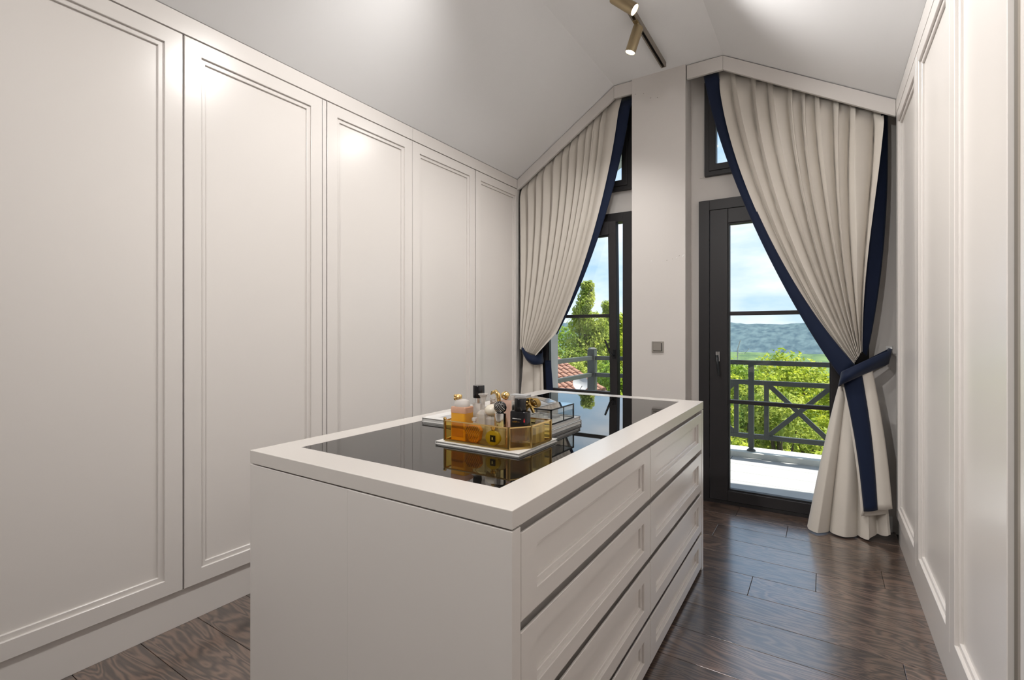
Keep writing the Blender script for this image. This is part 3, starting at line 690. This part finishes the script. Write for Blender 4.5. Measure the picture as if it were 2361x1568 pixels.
# glass jewellery box
JZ = ZT + .0304; jb = empty('jewellery_box', (-.915, 1.665, JZ)); tag(jb, 'glass jewellery box with black metal edges on the stacked books', 'box')
ja, jb2, jh = .085, .095, .057
m = MB(); e_ = .0045
for sx in (-1, 1):
    for sy in (-1, 1): MB().box(sx * ja - e_ / 2 * (1 + sx), sx * ja + e_ / 2 * (1 - sx), sy * jb2 - e_ / 2 * (1 + sy), sy * jb2 + e_ / 2 * (1 - sy), 0, jh).build('corner_post', BLACKM, jb)
m = MB()
for z in (0, jh - e_):
    for s in (-1, 1):
        m.box(-ja, ja, s * jb2 - e_ / 2 * (1 + s), s * jb2 + e_ / 2 * (1 - s), z, z + e_)
        m.box(s * ja - e_ / 2 * (1 + s), s * ja + e_ / 2 * (1 - s), -jb2, jb2, z, z + e_)
m.build('edge_rail', BLACKM, jb)
MB().box(ja - .003, ja - .0005, .005, .009, e_, jh - e_).build('glazing_bar', BLACKM, jb)
MB().box(-ja + .003, ja - .003, -jb2 + .003, jb2 - .003, .001, .003).build('base', COVERW, jb)
MB().box(-ja + .002, ja - .002, -jb2 + .002, jb2 - .002, jh - .003, jh + .0005).build('lid', LIDG, jb)
for (x0, x1, y0, y1) in ((-ja + .003, ja - .003, -jb2 + .001, -jb2 + .002), (-ja + .003, ja - .003, jb2 - .002, jb2 - .001), (ja - .002, ja - .001, -jb2 + .003, jb2 - .003), (-ja + .001, -ja + .002, -jb2 + .003, jb2 - .003)):
    MB().box(x0, x1, y0, y1, e_, jh - e_).build('side_glass', CLEARG, jb)
for (x, y, wx, wy, z, h, mt) in ((-.02, -.03, .09, .05, .003, .012, COVERW), (.01, .045, .06, .04, .003, .009, COVERG)):
    c_ = MB().rbox(0, 0, 0, h, wx, wy, .006); o = c_.build('trinket_case', mt, None, smooth=True, loc=(-.915 + x, 1.665 + y, JZ + z))
    tag(o, 'small %s case lying inside the glass jewellery box' % ('white' if mt is COVERW else 'grey'), 'case')
cl = empty('clutch', (-.955, 1.715, JZ + jh)); tag(cl, 'folded silver grey clutch lying on the glass jewellery box', 'clutch')
m = MB().prism_xz([(-.045, 0), (.055, 0), (.050, .004), (.020, .013), (-.045, .017)], -.035, .035); m.build('body', COVERG, cl, bevel=.002)
m = MB().prism_xz([(-.045, .0175), (.020, .0135), (.051, .0042), (.053, .0052), (.022, .0150), (-.045, .0190)], -.0355, .020); m.build('flap', SILV, cl)

# gold and glass tray
tz = ZT + .0100
tray = empty('perfume_tray', (-.905, 1.335, tz)); tag(tray, 'gold framed amber glass tray holding the perfume bottles', 'tray')
oc = [(-1.052, 1.243), (-.802, 1.243), (-.760, 1.305), (-.760, 1.432), (-1.052, 1.432)]
ol = [(p[0] + .905, p[1] - 1.335) for p in oc]
MB().prism_xy(ol, 0, .003).build('tray_base', GOLDD, tray)
TH = .068
for i, p in enumerate(ol):
    q = ol[(i + 1) % len(ol)]
    MB().beam((p[0], p[1], .003), (p[0], p[1], TH + .002), .006, .006, (1, 0, 0)).build('corner_post', GOLDD, tray)
    MB().beam((p[0], p[1], TH), (q[0], q[1], TH), .004, .004).build('rail', GOLD, tray)
    MB().beam((p[0], p[1], .005), (q[0], q[1], .005), .004, .005).build('rail', GOLDD, tray)
    MB().beam((p[0], p[1], TH / 2 + .002), (q[0], q[1], TH / 2 + .002), .0015, TH - .008).build('glass_panel', AMBERG, tray)
MB().lathe([(.004, 0), (.006, .003), (.004, .008), (.001, .009)], (ol[0][0], ol[0][1], TH + .002), 10).build('finial', GOLD, tray, smooth=True)

zb = tz + .0032
def bot(name, x, y, label, rz=0.0):
    r = empty(name, (x, y, zb), rz); tag(r, label, 'perfume bottle', 'perfume bottles in the tray'); return r
P_ = 'perfume_bottle'
# 1 tall square amber bottle, frosted shoulder, knotted gold stopper
b = bot(P_, -1.017, 1.290, 'tall square amber perfume bottle with knotted gold stopper at the tray end')
MB().rbox(0, 0, 0, .108, .060, .048, .005, top=.003).build('glass_body', AMBER, b, smooth=True)
MB().rbox(0, 0, .088, .1085, .0612, .0492, .005, top=.003).build('shoulder_band', PEACH, b, smooth=True)
MB().rbox(0, -.0252, .012, .062, .046, .0008, .0003).build('label_plate', AMBERD, b)
MB().lathe([(.026, .108), (.027, .112), (.026, .120), (.022, .128), (.012, .131), (.004, .131)], seg=28, sx=1.05, sy=.85).build('frosted_collar', FROST, b, smooth=True)
m = MB(); rr = random.Random(3)
for k in range(9):
    a = rr.uniform(0, 6.28); h = rr.uniform(-.7, .7); m.ball((.0095 * math.cos(a) - .017, .0095 * math.sin(a), .137 + .008 * h), .0058, 8, 6)
m.ball((-.017, 0, .137), .0105, 12, 8); m.build('stopper', GOLD, b, smooth=True)
# 2 clear bottle with a tall black cap
b = bot(P_, -1.026, 1.395, 'clear perfume bottle with tall black cylinder cap at the back')
MB().rbox(0, 0, 0, .105, .036, .030, .004).build('glass_body', PALEG, b, smooth=True)
MB().lathe([(.008, .105), (.008, .128)], seg=16).build('neck', SILV, b, smooth=True)
MB().lathe([(.0195, .124), (.0205, .1255), (.0205, .1655), (.0195, .167)], seg=28).build('cap', BLKPL, b, smooth=True)
# 3 pale crystal bottle with trumpet stopper
b = bot(P_, -.963, 1.335, 'pale crystal perfume bottle with flared trumpet stopper')
MB().lathe([(.020, 0), (.024, .004), (.025, .070), (.023, .082), (.016, .090), (.006, .096), (.0045, .112), (.006, .120)], seg=8).build('glass_body', PALEG, b)
MB().lathe([(.0045, .112), (.006, .120), (.0085, .132), (.013, .143), (.0165, .145), (.0165, .148)], seg=20).build('stopper', PALEG, b, smooth=True)
# 4 fan shaped amber bottle with diamond lattice
b = bot(P_, -.951, 1.270, 'fan shaped amber perfume bottle with diamond lattice behind the front glass')
fan = [(-.012, 0), (.014, 0), (.024, .012), (.030, .040), (.020, .054), (0, .058), (-.020, .054), (-.027, .040), (-.022, .012)]
MB().prism_xz(fan, -.009, .009).build('glass_body', AMBERD, b, bevel=.003)
m = MB()
for k in range(-4, 5):
    for s in (-1, 1):
        x0 = k * .008 - s * .014; x1 = k * .008 + s * .014
        pts = []
        for t in range(21):
            x = x0 + (x1 - x0) * t / 20; z = .004 + .050 * t / 20
            lim = .012 + .018 * min(1, z / .035) - max(0, z - .04) * .6
            if abs(x) < lim: pts.append((x, -.0095, z))
        if len(pts) > 3: m.tube([pts[0], pts[-1]], .0009, 5)
m.build('lattice', GOLD, b)
MB().lathe([(.006, .056), (.005, .066), (.009, .070), (.009, .078), (.003, .080)], seg=12).build('stopper', PALEG, b, smooth=True)
# 5 silver filigree bottle with horse-head gold stopper
b = bot(P_, -.958, 1.395, 'silver filigree perfume bottle with curved gold stopper')
MB().rbox(0, 0, 0, .130, .030, .020, .006).build('glass_body', PALEG, b, smooth=True)
m = MB()
for k in range(9):
    for s in (-1, 1): m.tube([(-.012 * s, -.0104, .055 + k * .008), (.012 * s, -.0104, .063 + k * .008)], .0012, 5)
m.build('filigree', SILV, b)
m = MB().tube([(.014, 0, .100), (.018, 0, .120), (.014, 0, .140), (.004, 0, .150), (-.010, 0, .146), (-.016, 0, .138)], [.004, .0075, .0085, .0075, .0055, .002], 10)
m.build('stopper', GOLD, b, smooth=True)
# 6 crystal bottle with cream dome cap
b = bot(P_, -.922, 1.330, 'cut crystal perfume bottle with cream dome cap')
MB().lathe([(.016, 0), (.020, .004), (.021, .070), (.014, .080)], seg=10).build('glass_body', PALEG, b)
MB().lathe([(.013, .080), (.022, .086), (.0265, .096), (.024, .106), (.016, .114), (.003, .117)], seg=24).build('cap', CREAMP, b, smooth=True)
# 7 rose bottle with gold sphere
b = bot(P_, -.905, 1.395, 'rose perfume bottle with polished gold ball stopper')
MB().rbox(.004, 0, 0, .126, .046, .030, .006).build('glass_body', ROSE, b, smooth=True)
MB().rbox(.017, 0, .126, .140, .018, .020, .004).build('collar', PALEG, b, smooth=True)
MB().ball((-.006, -.004, .140), .0155, 20, 12, .9).build('stopper', GOLD, b, smooth=True)
# 8 silver bottle with black lattice oval cap
b = bot(P_, -.868, 1.295, 'silver perfume bottle with black lattice oval cap')
MB().lathe([(.017, .050), (.019, .052), (.019, .098), (.017, .099)], seg=28).build('collar', SILV, b, smooth=True)
MB().lathe([(.017, 0), (.018, .050)], seg=16).build('glass_body', PALEG, b, smooth=True)
MB().lathe([(.012, .099), (.021, .107), (.023, .117), (.020, .127), (.010, .134), (.002, .135)], seg=24, sy=.6).build('cap', BLKPL, b, smooth=True)
m = MB()
for k in range(-3, 4):
    for s in (-1, 1):
        pts = []
        for t in range(9):
            zz = .104 + .028 * t / 8; x = k * .0075 + s * (t - 4) * .0030
            rad = .023 * math.sqrt(max(0, 1 - ((zz - .117) / .020) ** 2))
            if abs(x) < rad * .97: pts.append((x, -.6 * math.sqrt(max(0, rad * rad - x * x)) - .0006, zz))
        if len(pts) > 2: m.tube(pts, .0008, 5)
m.build('lattice', SILV, b)
# 9 bottle with silver block cap
b = bot(P_, -.838, 1.345, 'smoky perfume bottle with square silver cap')
MB().rbox(0, 0, 0, .090, .034, .024, .003).build('glass_body', BROWNP, b, smooth=True)
MB().rbox(0, 0, .092, .132, .028, .020, .002, top=.001).build('cap', SILV, b, smooth=True)
# 10 olive round flask
b = bot(P_, -.872, 1.262, 'round olive gold flask with black label behind the front glass')
disc = MB().lathe([(.020, -.008), (.026, -.006), (.0275, 0), (.026, .006), (.020, .008)], seg=28, sy=.86).build('glass_body', OLIVE, b, smooth=True)
disc.matrix_local = Matrix.Translation((0, 0, .0245)) @ Matrix.Rotation(math.pi / 2, 4, 'X')
MB().box(-.006, .014, -.0095, -.0082, .014, .034).build('label_plate', BLKPL, b)
MB().box(.001, .004, -.0099, -.0094, .020, .028).build('label_mark', WHM, b)
MB().lathe([(.006, .048), (.006, .053), (.009, .054), (.009, .060)], seg=14).build('cap', GOLD, b, smooth=True)
# 11 black bottle with heavy glass base
b = bot(P_, -.803, 1.311, 'black and brown perfume bottle with black cap at the front corner')
MB().rbox(0, 0, 0, .060, .060, .034, .008).build('glass_base', CLEARG, b, smooth=True)
MB().rbox(0, 0, .018, .060, .054, .028, .008).build('perfume', BROWNP, b, smooth=True)
MB().rbox(0, 0, .060, .108, .060, .034, .008, top=.003).build('black_shell', BLKPL, b, smooth=True)
MB().lathe([(.0175, .108), (.0185, .110), (.0185, .146), (.0175, .1475)], seg=24).build('cap', BLKPL, b, smooth=True)
m = MB(); rr = random.Random(5); x = -.018
while x < .012:
    wv = rr.uniform(.0012, .0028); m.box(x, x + wv, -.0176, -.0169, .0845, .0845 + rr.uniform(.0012, .0022)); x += wv + .0008
m.build('label_line', WHM, b)
m = MB(); x = -.018
while x < -.004:
    wv = rr.uniform(.0016, .0030); m.box(x, x + wv, -.0176, -.0169, .0735, .0735 + rr.uniform(.003, .0055)); x += wv + .0008
m.box(-.002, .008, -.0176, -.0169, .0755, .0765); m.build('label_line', GOLD, b)
MB().lathe([(.0006, .012), (.0018, .006), (.0024, .002), (.0014, 0)], (.024, -.0165, .076), 10, sy=.4).build('red_drop', REDM, b, smooth=True)
# 12 clear bottle with gold bow stopper
b = bot(P_, -.793, 1.360, 'clear perfume bottle with large gold ribbon bow stopper')
MB().rbox(.010, 0, 0, .098, .036, .026, .003).build('glass_body', CLEARG, b, smooth=True)
MB().rbox(.010, 0, .004, .050, .030, .020, .003).build('perfume', PALEG, b, smooth=True)
m = MB()
def loop(cx, cz, rx, rz_, tilt, y):
    pts = []
    for k in range(13):
        a = 2 * math.pi * k / 12; px = rx * math.cos(a); pz = rz_ * math.sin(a)
        pts.append((cx + px * math.cos(tilt) - pz * math.sin(tilt), y + .004 * math.sin(a), cz + px * math.sin(tilt) + pz * math.cos(tilt)))
    return pts
def ribbon_loop(cx, cz, ra, rb_, tilt, wdt, n=16):
    mm = MB(); vs = []; fs = []
    for k in range(n):
        a = 2 * math.pi * k / n
        for (rs, dy) in ((1.0, -wdt), (1.0, wdt), (.80, wdt), (.80, -wdt)):
            px = ra * rs * math.cos(a); pz = rb_ * rs * math.sin(a)
            vs.append((cx + px * math.cos(tilt) - pz * math.sin(tilt), dy, cz + px * math.sin(tilt) + pz * math.cos(tilt)))
    for k in range(n):
        k2 = (k + 1) % n
        for q in range(4): q2 = (q + 1) % 4; fs.append((k * 4 + q, k2 * 4 + q, k2 * 4 + q2, k * 4 + q2))
    return vs, fs
for (cx, tl) in ((-.013, .65), (.015, -.65)):
    m.add(*ribbon_loop(cx, .129, .0165, .0105, tl, .0095))
    for k in range(-2, 3): m.tube(loop(cx, .129, .0170, .0110, tl, k * .0042), .0012, 5)
    m.ball((cx, .002, .129), .0098, 10, 8, .8)
for s_ in (-1, 1): m.tube([(0, -.006, .122), (s_ * .010, -.010, .112), (s_ * .016, -.009, .099)], [.004, .0062, .0045], 8)
m.ball((0, -.008, .122), .0075, 10, 8); m.build('bow_stopper', GOLDD, b, smooth=True)
# 13 slim clear atomisers along the right side of the tray
for (x, y, hgt, lb) in ((-.776, 1.396, .092, 'slim clear perfume atomiser beside the bow stopper bottle'), (-.800, 1.420, .086, 'slim clear perfume atomiser at the rear right tray corner')):
    b = bot(P_, x, y, lb)
    MB().rbox(0, 0, 0, hgt - .025, .018, .018, .004).build('glass_body', PALEG, b, smooth=True)
    MB().rbox(0, 0, hgt - .025, hgt, .015, .015, .003, top=.001).build('cap', CLEARG, b, smooth=True)
# 14 small black cap bottle and grey carton behind the tray
b = bot(P_, -.868, 1.412, 'low perfume bottle with small black cap at the tray back')
MB().rbox(0, 0, 0, .082, .030, .022, .004).build('glass_body', BROWNP, b, smooth=True)
MB().rbox(0, 0, .083, .108, .024, .018, .002).build('cap', BLKPL, b, smooth=True)
gb = empty('carton', (-.925, 1.512, ZT)); tag(gb, 'plain grey carton standing behind the perfume tray', 'carton')
MB().box(-.034, .034, -.018, .018, 0, .140).build('body', COVERG, gb, bevel=.001)
MB().box(-.034, .034, -.0181, .0181, .1402, .1422).build('lid', COVERG, gb)

# ------------------------------------------------------------------ outside: roof, balcony, railing
roof = empty('roof_overhang', (-1.0, 4.7, 3.3)); roof['kind'] = 'structure'; roof['label'] = 'white boarded roof overhang above the balcony'
def rx(xa, za, xb, zb2, nm, mt, ya, yb, t0, t1):
    m = MB().prism_xz([(xa, za + t0), (xb, zb2 + t0), (xb, zb2 + t1), (xa, za + t1)], ya, yb)
    m.v = [(v[0] + 1.0, v[1] - 4.7, v[2] - 3.3) for v in m.v]; return m.build(nm, mt, roof)
YE = 5.45
slopes = [(-3.9, 1.80, -1.40, 3.34), (-1.40, 3.34, -0.60, 3.34), (-0.60, 3.34, 2.2, 1.75)]
slopes = [(-3.9, 2.05, -1.40, 3.46), (-1.40, 3.46, -0.60, 3.46), (-0.60, 3.46, 2.2, 2.02)]
for (xa, za, xb, zb2) in slopes:
    rx(xa, za, xb, zb2, 'roof_slab', TERRA, -2.2, YE, .03, .20)
    nbd = 8
    for k in range(nbd):
        y0 = WY1 + (YE - WY1) * k / nbd
        rx(xa, za, xb, zb2, 'soffit_board', SOFFIT, y0 + .004, y0 + (YE - WY1) / nbd - .004, 0.0, .03)
BZ = -0.10
bal = struct(MB().box(-2.75, 2.6, WY1, 5.80, BZ - .25, BZ - .012).build('balcony_floor', GROUT)); bal['label'] = 'pale grey tiled balcony floor'
ty = [WY1 + .002 + i * (5.80 - WY1 - .002) / 5 for i in range(6)]
for r_ in range(5):
    cuts = [-2.75] + [c for c in [(-2.35 + .62 * (r_ % 2 == 0) * .5) + 1.2 * i for i in range(5)] if -2.7 < c < 2.5] + [2.6]
    for a, b_ in zip(cuts[:-1], cuts[1:]):
        MB().box(a + .003, b_ - .003, ty[r_] + .002, ty[r_ + 1] - .002, BZ - .012, BZ).build('tile', TILE, bal, bevel=.001)
kb = struct(MB().box(-2.75, 2.6, 5.80, 6.10, BZ - .3, BZ + .055).build('balcony_kerb', KERB, bevel=.006)); kb['label'] = 'pale stone kerb under the railing'
struct(MB().box(-2.75, -2.42, WY1, 5.80, BZ - .3, BZ + .055).build('balcony_kerb_side', KERB, bevel=.006))
KZ = BZ + .055
def railing(p0, dirv, length, posts, label, brace_first=True):
    d = Vector(dirv); r = empty('balcony_railing', p0); tag(r, label, 'railing', 'balcony railings')
    def pt(t, z): return (d.x * t, d.y * t, z - p0[2])
    for nm, z, h in (('top_rail', .915, .050), ('middle_rail', .700, .048), ('bottom_rail', .118, .048)):
        MB().beam(pt(0, z), pt(length, z), .05, h).build(nm, RAILM, r, bevel=.003)
    for i, t in enumerate(posts):
        MB().beam(pt(t, KZ + .04), pt(t, .90), .055, .055, tuple(d)).build('post', RAILM, r, bevel=.003)
        MB().lathe([(.045, 0), (.045, .012), (.022, .03), (.022, .042)], pt(t, KZ), 12).build('post_foot', RAILM, r, smooth=True)
        for s in (-1, 1):
            q = t + s * .148
            if 0 < q < length: MB().beam(pt(q, .14), pt(q, .68), .048, .045, tuple(d)).build('stile', RAILM, r, bevel=.003)
    for a, b_ in zip(posts[:-1], posts[1:]):
        x0, x1 = a + .165, b_ - .165
        MB().beam(pt(x0, .685), pt(x1, .135), .036, .046).build('brace', RAILM, r, bevel=.002)
        MB().beam(pt(x0, .135), pt(x1, .685), .032, .0455).build('brace', RAILM, r, bevel=.002)
    return r
X0 = -2.526
railing((X0 + .049, 5.90, KZ), (1, 0, 0), 4.95, [0.917, 1.807, 2.697, 3.587, 4.477], 'dark grey balcony railing with crossed braces facing the valley')
railing((X0, 4.24, KZ), (0, 1, 0), 1.61, [0.05], 'dark grey side railing returning to the house on the left')
cpo = empty('corner_post', (X0, 5.90, KZ)); tag(cpo, 'taller dark grey corner post where the two railings meet', 'post')
MB().box(-.048, .048, -.048, .048, 0, 1.02 - KZ).build('shaft', RAILM, cpo, bevel=.004)
MB().lathe([(.060, 0), (.060, .012), (.03, .028)], (0, 0, 1.02 - KZ), 4).build('cap', RAILM, cpo)

# neighbour's tiled roof below the railing
A = Vector((-5.04, 9.83, .70)); B = Vector((-3.10, 8.54, .04)); dn = (B - A); Ls = dn.length; dn.normalize()
ac = Vector((-.555, -.832, 0)).normalized(); up = dn.cross(ac) * -1
if up.z < 0: up = -up
nh = empty('neighbour_roof', A); tag(nh, 'neighbouring lower roof of pink terracotta barrel tiles beyond the railing', 'roof')
M = Matrix((( dn.x, ac.x, up.x, 0), (dn.y, ac.y, up.y, 0), (dn.z, ac.z, up.z, 0), (0, 0, 0, 1)))
deck = MB().box(-1.6, Ls + .25, .0, 3.4, -.12, -.02).build('roof_deck', ROOFD, nh); deck.matrix_local = M
tm = MB(); vs = []; fs = []; sg = 6
for (x, r_, z) in ((0, .050, .0), (.25, .058, .014)):
    for k in range(sg + 1):
        a = math.pi * k / sg; vs.append((x, .065 - r_ * math.cos(a), z + r_ * math.sin(a) * .9))
for k in range(sg): fs.append((k, k + 1, sg + 2 + k, sg + 1 + k))
fs.append(tuple(range(sg + 1, 2 * sg + 2)))
tm.add(vs, fs); tme = tm.mesh('tile', TERRA, True)
for row in range(24):
    for k in range(12):
        o = bpy.data.objects.new('tile', tme); COL.objects.link(o); o.parent = nh
        o.matrix_local = M @ Matrix.Translation((-.75 + .225 * k + .015 * ((row * 3) % 4), row * .135 + .01, -.02)) @ Matrix.Rotation(rnd.uniform(-.02, .02), 4, 'Z')
# satellite dish on the neighbour's side
sdz = empty('satellite_dish', (-3.79, 8.26, .02)); tag(sdz, 'white satellite dish on a grey pole beyond the side railing', 'satellite dish')
MB().tube([(0, 0, -.35), (0, 0, .28)], .018, 10).build('mast', RAILM, sdz, smooth=True)
dsh = MB().lathe([(.01, 0), (.07, .010), (.115, .026), (.145, .048), (.145, .052), (.11, .033), (.065, .016), (.01, .006)], seg=24).build('dish', DISHM, sdz, smooth=True)
dsh.matrix_local = Matrix.Translation((.03, -.03, .28)) @ Matrix.Rotation(math.radians(70), 4, Vector((.75, .55, 0)))
MB().tube([(.03, -.05, .18), (.14, -.19, .26)], .006, 6).build('feed_arm', RAILM, sdz)

# ------------------------------------------------------------------ ground, hills and trees
struct(MB().add([(-300, 6.4, -6.2), (300, 6.4, -6.2), (300, 420, -24), (-300, 420, -24)], [(0, 1, 2, 3)]).build('ground', GRASS))
def hill(name, yc, depth, x0, x1, zb_, zt_, mat, seed, nx=90, ny=14, rough=1.0, label=None, tilt=0.0):
    g = np.random.RandomState(seed); ph = g.uniform(0, 6.28, 40); fr = np.linspace(.004, .22, 40); am = 1 / (1 + fr * 90)
    def hgt(x): return float((np.sin(x * fr * rough + ph) * am).sum() / 3.0)
    def f(u, v):
        x = x0 + (x1 - x0) * u; k = math.sin(v * math.pi / 2) if v < 1 else 1
        y = yc - depth * (1 - v); z = zb_ + (zt_ - zb_) * k + hgt(x) * (zt_ - zb_) * .10 * v + tilt * (u - .5) * v + (g.uniform(-.5, .5) * (zt_ - zb_) * .016 * (v > .1))
        return (x, y, z)
    o = grid_obj(name, f, nx, ny, mat, None); struct(o); o['label'] = label; return o
hill('hill_far', 640, 260, -620, 620, -40, 11.5, HILLF, 3, nx=240, ny=24, label='far wooded ridge with blue haze painted into its colour')
hill('hill_near', 250, 120, -420, 60, -26, -6.0, HILLN, 5, nx=120, ny=16, tilt=-8, label='nearer green slope on the left below the ridge')
hill('hill_middle', 330, 130, -200, 420, -30, -12, HILLN, 8, nx=120, ny=16, label='green valley meadows before the ridge')

def tree(x, y, zbase, ztop, rxy, nl, mat, label, seed, leaf=.11, squash=1.0, col=0.0, group='trees and shrubs below the balcony', cat='tree', conic=0.0):
    g = np.random.RandomState(seed)
    r = empty('leafy_tree' if cat == 'tree' else 'leafy_shrub', (x, y, zbase)); tag(r, label, cat, group)
    H = ztop - zbase; cz = H * .56; rz = H * .46 * squash
    nb = 44; cen = []; br = []
    for k in range(nb):
        zf = g.uniform(-.95, .85); a_ = g.uniform(0, 6.283); q = math.sqrt(g.uniform(.08, 1.0))
        env = math.sqrt(max(.05, 1 - zf * zf)) * (1 - conic * .5 * (zf + 1))
        cen.append((math.cos(a_) * q * rxy * env * .85, math.sin(a_) * q * rxy * env * .85, cz + zf * rz)); br.append(rxy * g.uniform(.24, .36) * (1 - .45 * conic * max(0, zf)))
    if conic > .3:
        for k in range(14): zf = .42 + .54 * k / 13; cen.append((g.uniform(-.42, .42) * rxy * (1.02 - zf), g.uniform(-.42, .42) * rxy * (1.02 - zf), cz + zf * rz)); br.append(rxy * g.uniform(.15, .22) * (1.25 - .55 * zf)); nb += 1
    cen = np.array(cen); br = np.array(br)
    idx = g.randint(0, nb, nl); d = g.normal(size=(nl, 3)); d /= np.linalg.norm(d, axis=1)[:, None]
    p = cen[idx] + d * (br[idx] * g.uniform(.35, 1.12, nl) ** .7)[:, None] * np.array([1, 1, .85])
    n = d + g.normal(size=(nl, 3)) * .7; n[:, 2] += .5; n /= np.linalg.norm(n, axis=1)[:, None]
    a = np.cross(n, g.normal(size=(nl, 3))); a /= np.linalg.norm(a, axis=1)[:, None]; c = np.cross(n, a)
    s = (leaf * g.uniform(.6, 1.25, nl))[:, None]
    V = np.empty((nl, 4, 3)); V[:, 0] = p - a * s; V[:, 1] = p - c * s * .42 + n * s * .10; V[:, 2] = p + a * s; V[:, 3] = p + c * s * .42 + n * s * .10
    me = bpy.data.meshes.new('foliage'); me.vertices.add(nl * 4); me.vertices.foreach_set('co', V.reshape(-1))
    me.loops.add(nl * 4); me.loops.foreach_set('vertex_index', np.arange(nl * 4, dtype=np.int32))
    me.polygons.add(nl); me.polygons.foreach_set('loop_start', np.arange(0, nl * 4, 4, dtype=np.int32)); me.update(calc_edges=True)
    me.materials.append(mat); o = bpy.data.objects.new('foliage', me); COL.objects.link(o); o.parent = r
    m = MB(); m.tube([(0, 0, -.2), (.05, .03, H * .3), (-.04, .05, H * .6), (0, 0, H * .85)], [.14 * H / 6, .11 * H / 6, .07 * H / 6, .02], 8)
    for k in range(0, nb, 3):
        c0 = cen[k]; z0 = max(.15 * H, c0[2] - .35 * H); m.tube([(0, 0, z0), (c0[0] * .5, c0[1] * .5, (z0 + c0[2]) / 2 + .05 * H), tuple(c0)], [.05 * H / 6, .035 * H / 6, .012], 6)
    m.build('trunk', BARK, r, smooth=True)
    return r
def at(u, v, d):                    # direction table used while laying out the garden
    th = math.radians(32.458); c, s = math.cos(th), math.sin(th); t = (u - 1180) / 1132
    return (d * (c * t - s), d * (s * t + c), 1.25 - (v - 765) / 1132 * d)
# left garden
T = [  # x, y, top z, radius, leaves, material, label
    (-5.75, 13.1, 2.55, 1.45, 30000, LEAFL, 'tallest pale green tree seen through the left balcony door', 0.056, .65),
    (-6.4, 16.4, 2.15, 1.6, 24000, LEAFY, 'yellow green tree just right of the tallest one behind the left door', 0.066, .4),
    (-4.55, 11.3, .95, 1.05, 24000, LEAFG, 'dense green tree behind the railing corner post', 0.05, .2),
    (-7.3, 12.4, 1.55, 1.4, 18000, LEAFY, 'rounded yellow green tree above the terracotta roof', 0.056, .2),
    (-5.35, 11.0, 1.10, .95, 24000, LEAFL, 'small pale green tree in front of the tallest tree', 0.05, .2),
    (-3.95, 14.2, 1.0, 1.15, 16000, LEAFG, 'mid green tree visible in the slit beside the left door sash', 0.059, .2),
    (-9.4, 21.0, 2.0, 2.5, 18000, LEAFG, 'wide green tree far behind the tallest tree', 0.099, 0),
    (-7.0, 21.8, 1.7, 2.2, 18000, LEAFG, 'wide green tree far behind the left door handle', 0.099, 0),
    # right garden
    (-2.6, 11.6, .48, 1.2, 17000, LEAFG, 'broad green tree at the left edge of the right door view', 0.059, 0),
    (-1.70, 14.6, .38, 1.35, 17000, LEAFY, 'yellow green tree behind the main railing post', 0.066, 0),
    (-.75, 11.6, .42, 1.15, 18000, LEAFL, 'pale yellow green tree behind the crossed railing braces', 0.059, 0),
    (.85, 13.6, .55, 1.35, 17000, LEAFY, 'yellow green tree next to the navy curtain border', 0.066, 0),
    (2.2, 11.0, .55, 1.3, 10000, LEAFG, 'mid green tree mostly hidden behind the right curtain', 0.066, 0),
    (-6.0, 22.5, .05, 2.3, 15000, LEAFY, 'broad yellow green tree far behind the left slit of the right door', 0.106, 0),
    (-3.1, 19.0, .30, 1.9, 17000, LEAFG, 'mid green tree far behind the main railing post', 0.092, 0),
    (-.6, 20.0, .45, 2.1, 17000, LEAFY, 'yellow green tree far behind the crossed braces', 0.092, 0),
    (2.3, 18.5, .5, 2.0, 14000, LEAFL, 'pale green tree far behind the navy curtain border', 0.092, 0),
    (-2.45, 8.6, -.75, .85, 13000, LEAFG, 'green shrub close below the railing on the left', 0.05, 0),
    (-1.15, 8.7, -.50, .85, 15000, LEAFY, 'yellow green shrub close below the railing post', 0.05, 0),
    (.35, 8.8, -.45, .85, 15000, LEAFY, 'yellow green shrub close below the crossed braces', 0.05, 0),
    (1.75, 8.6, -.6, .85, 9000, LEAFG, 'green shrub close below the railing on the right', 0.05, 0),
]
for i, (x, y, zt_, rr_, nl, mt, lb, lf, cn) in enumerate(T):
    shrub = lb.find('shrub') >= 0
    tree(x, y, -6.2 if not shrub else -4.6, zt_, rr_, nl, mt, lb, 40 + i, lf, 1.0, conic=cn, cat='shrub' if shrub else 'tree')
ap = empty('lamp_pole', (-3.55, 26.0, -7.5)); tag(ap, 'slim pale pole with short arm rising above the bushes', 'pole')
MB().tube([(0, 0, 0), (0, 0, 7.9), (.12, 0, 8.35)], [.04, .025, .02], 8).build('mast', DISHM, ap, smooth=True)
MB().tube([(.02, 0, 7.75), (.30, 0, 7.7), (.5, 0, 7.95)], .014, 6).build('arm', DISHM, ap)
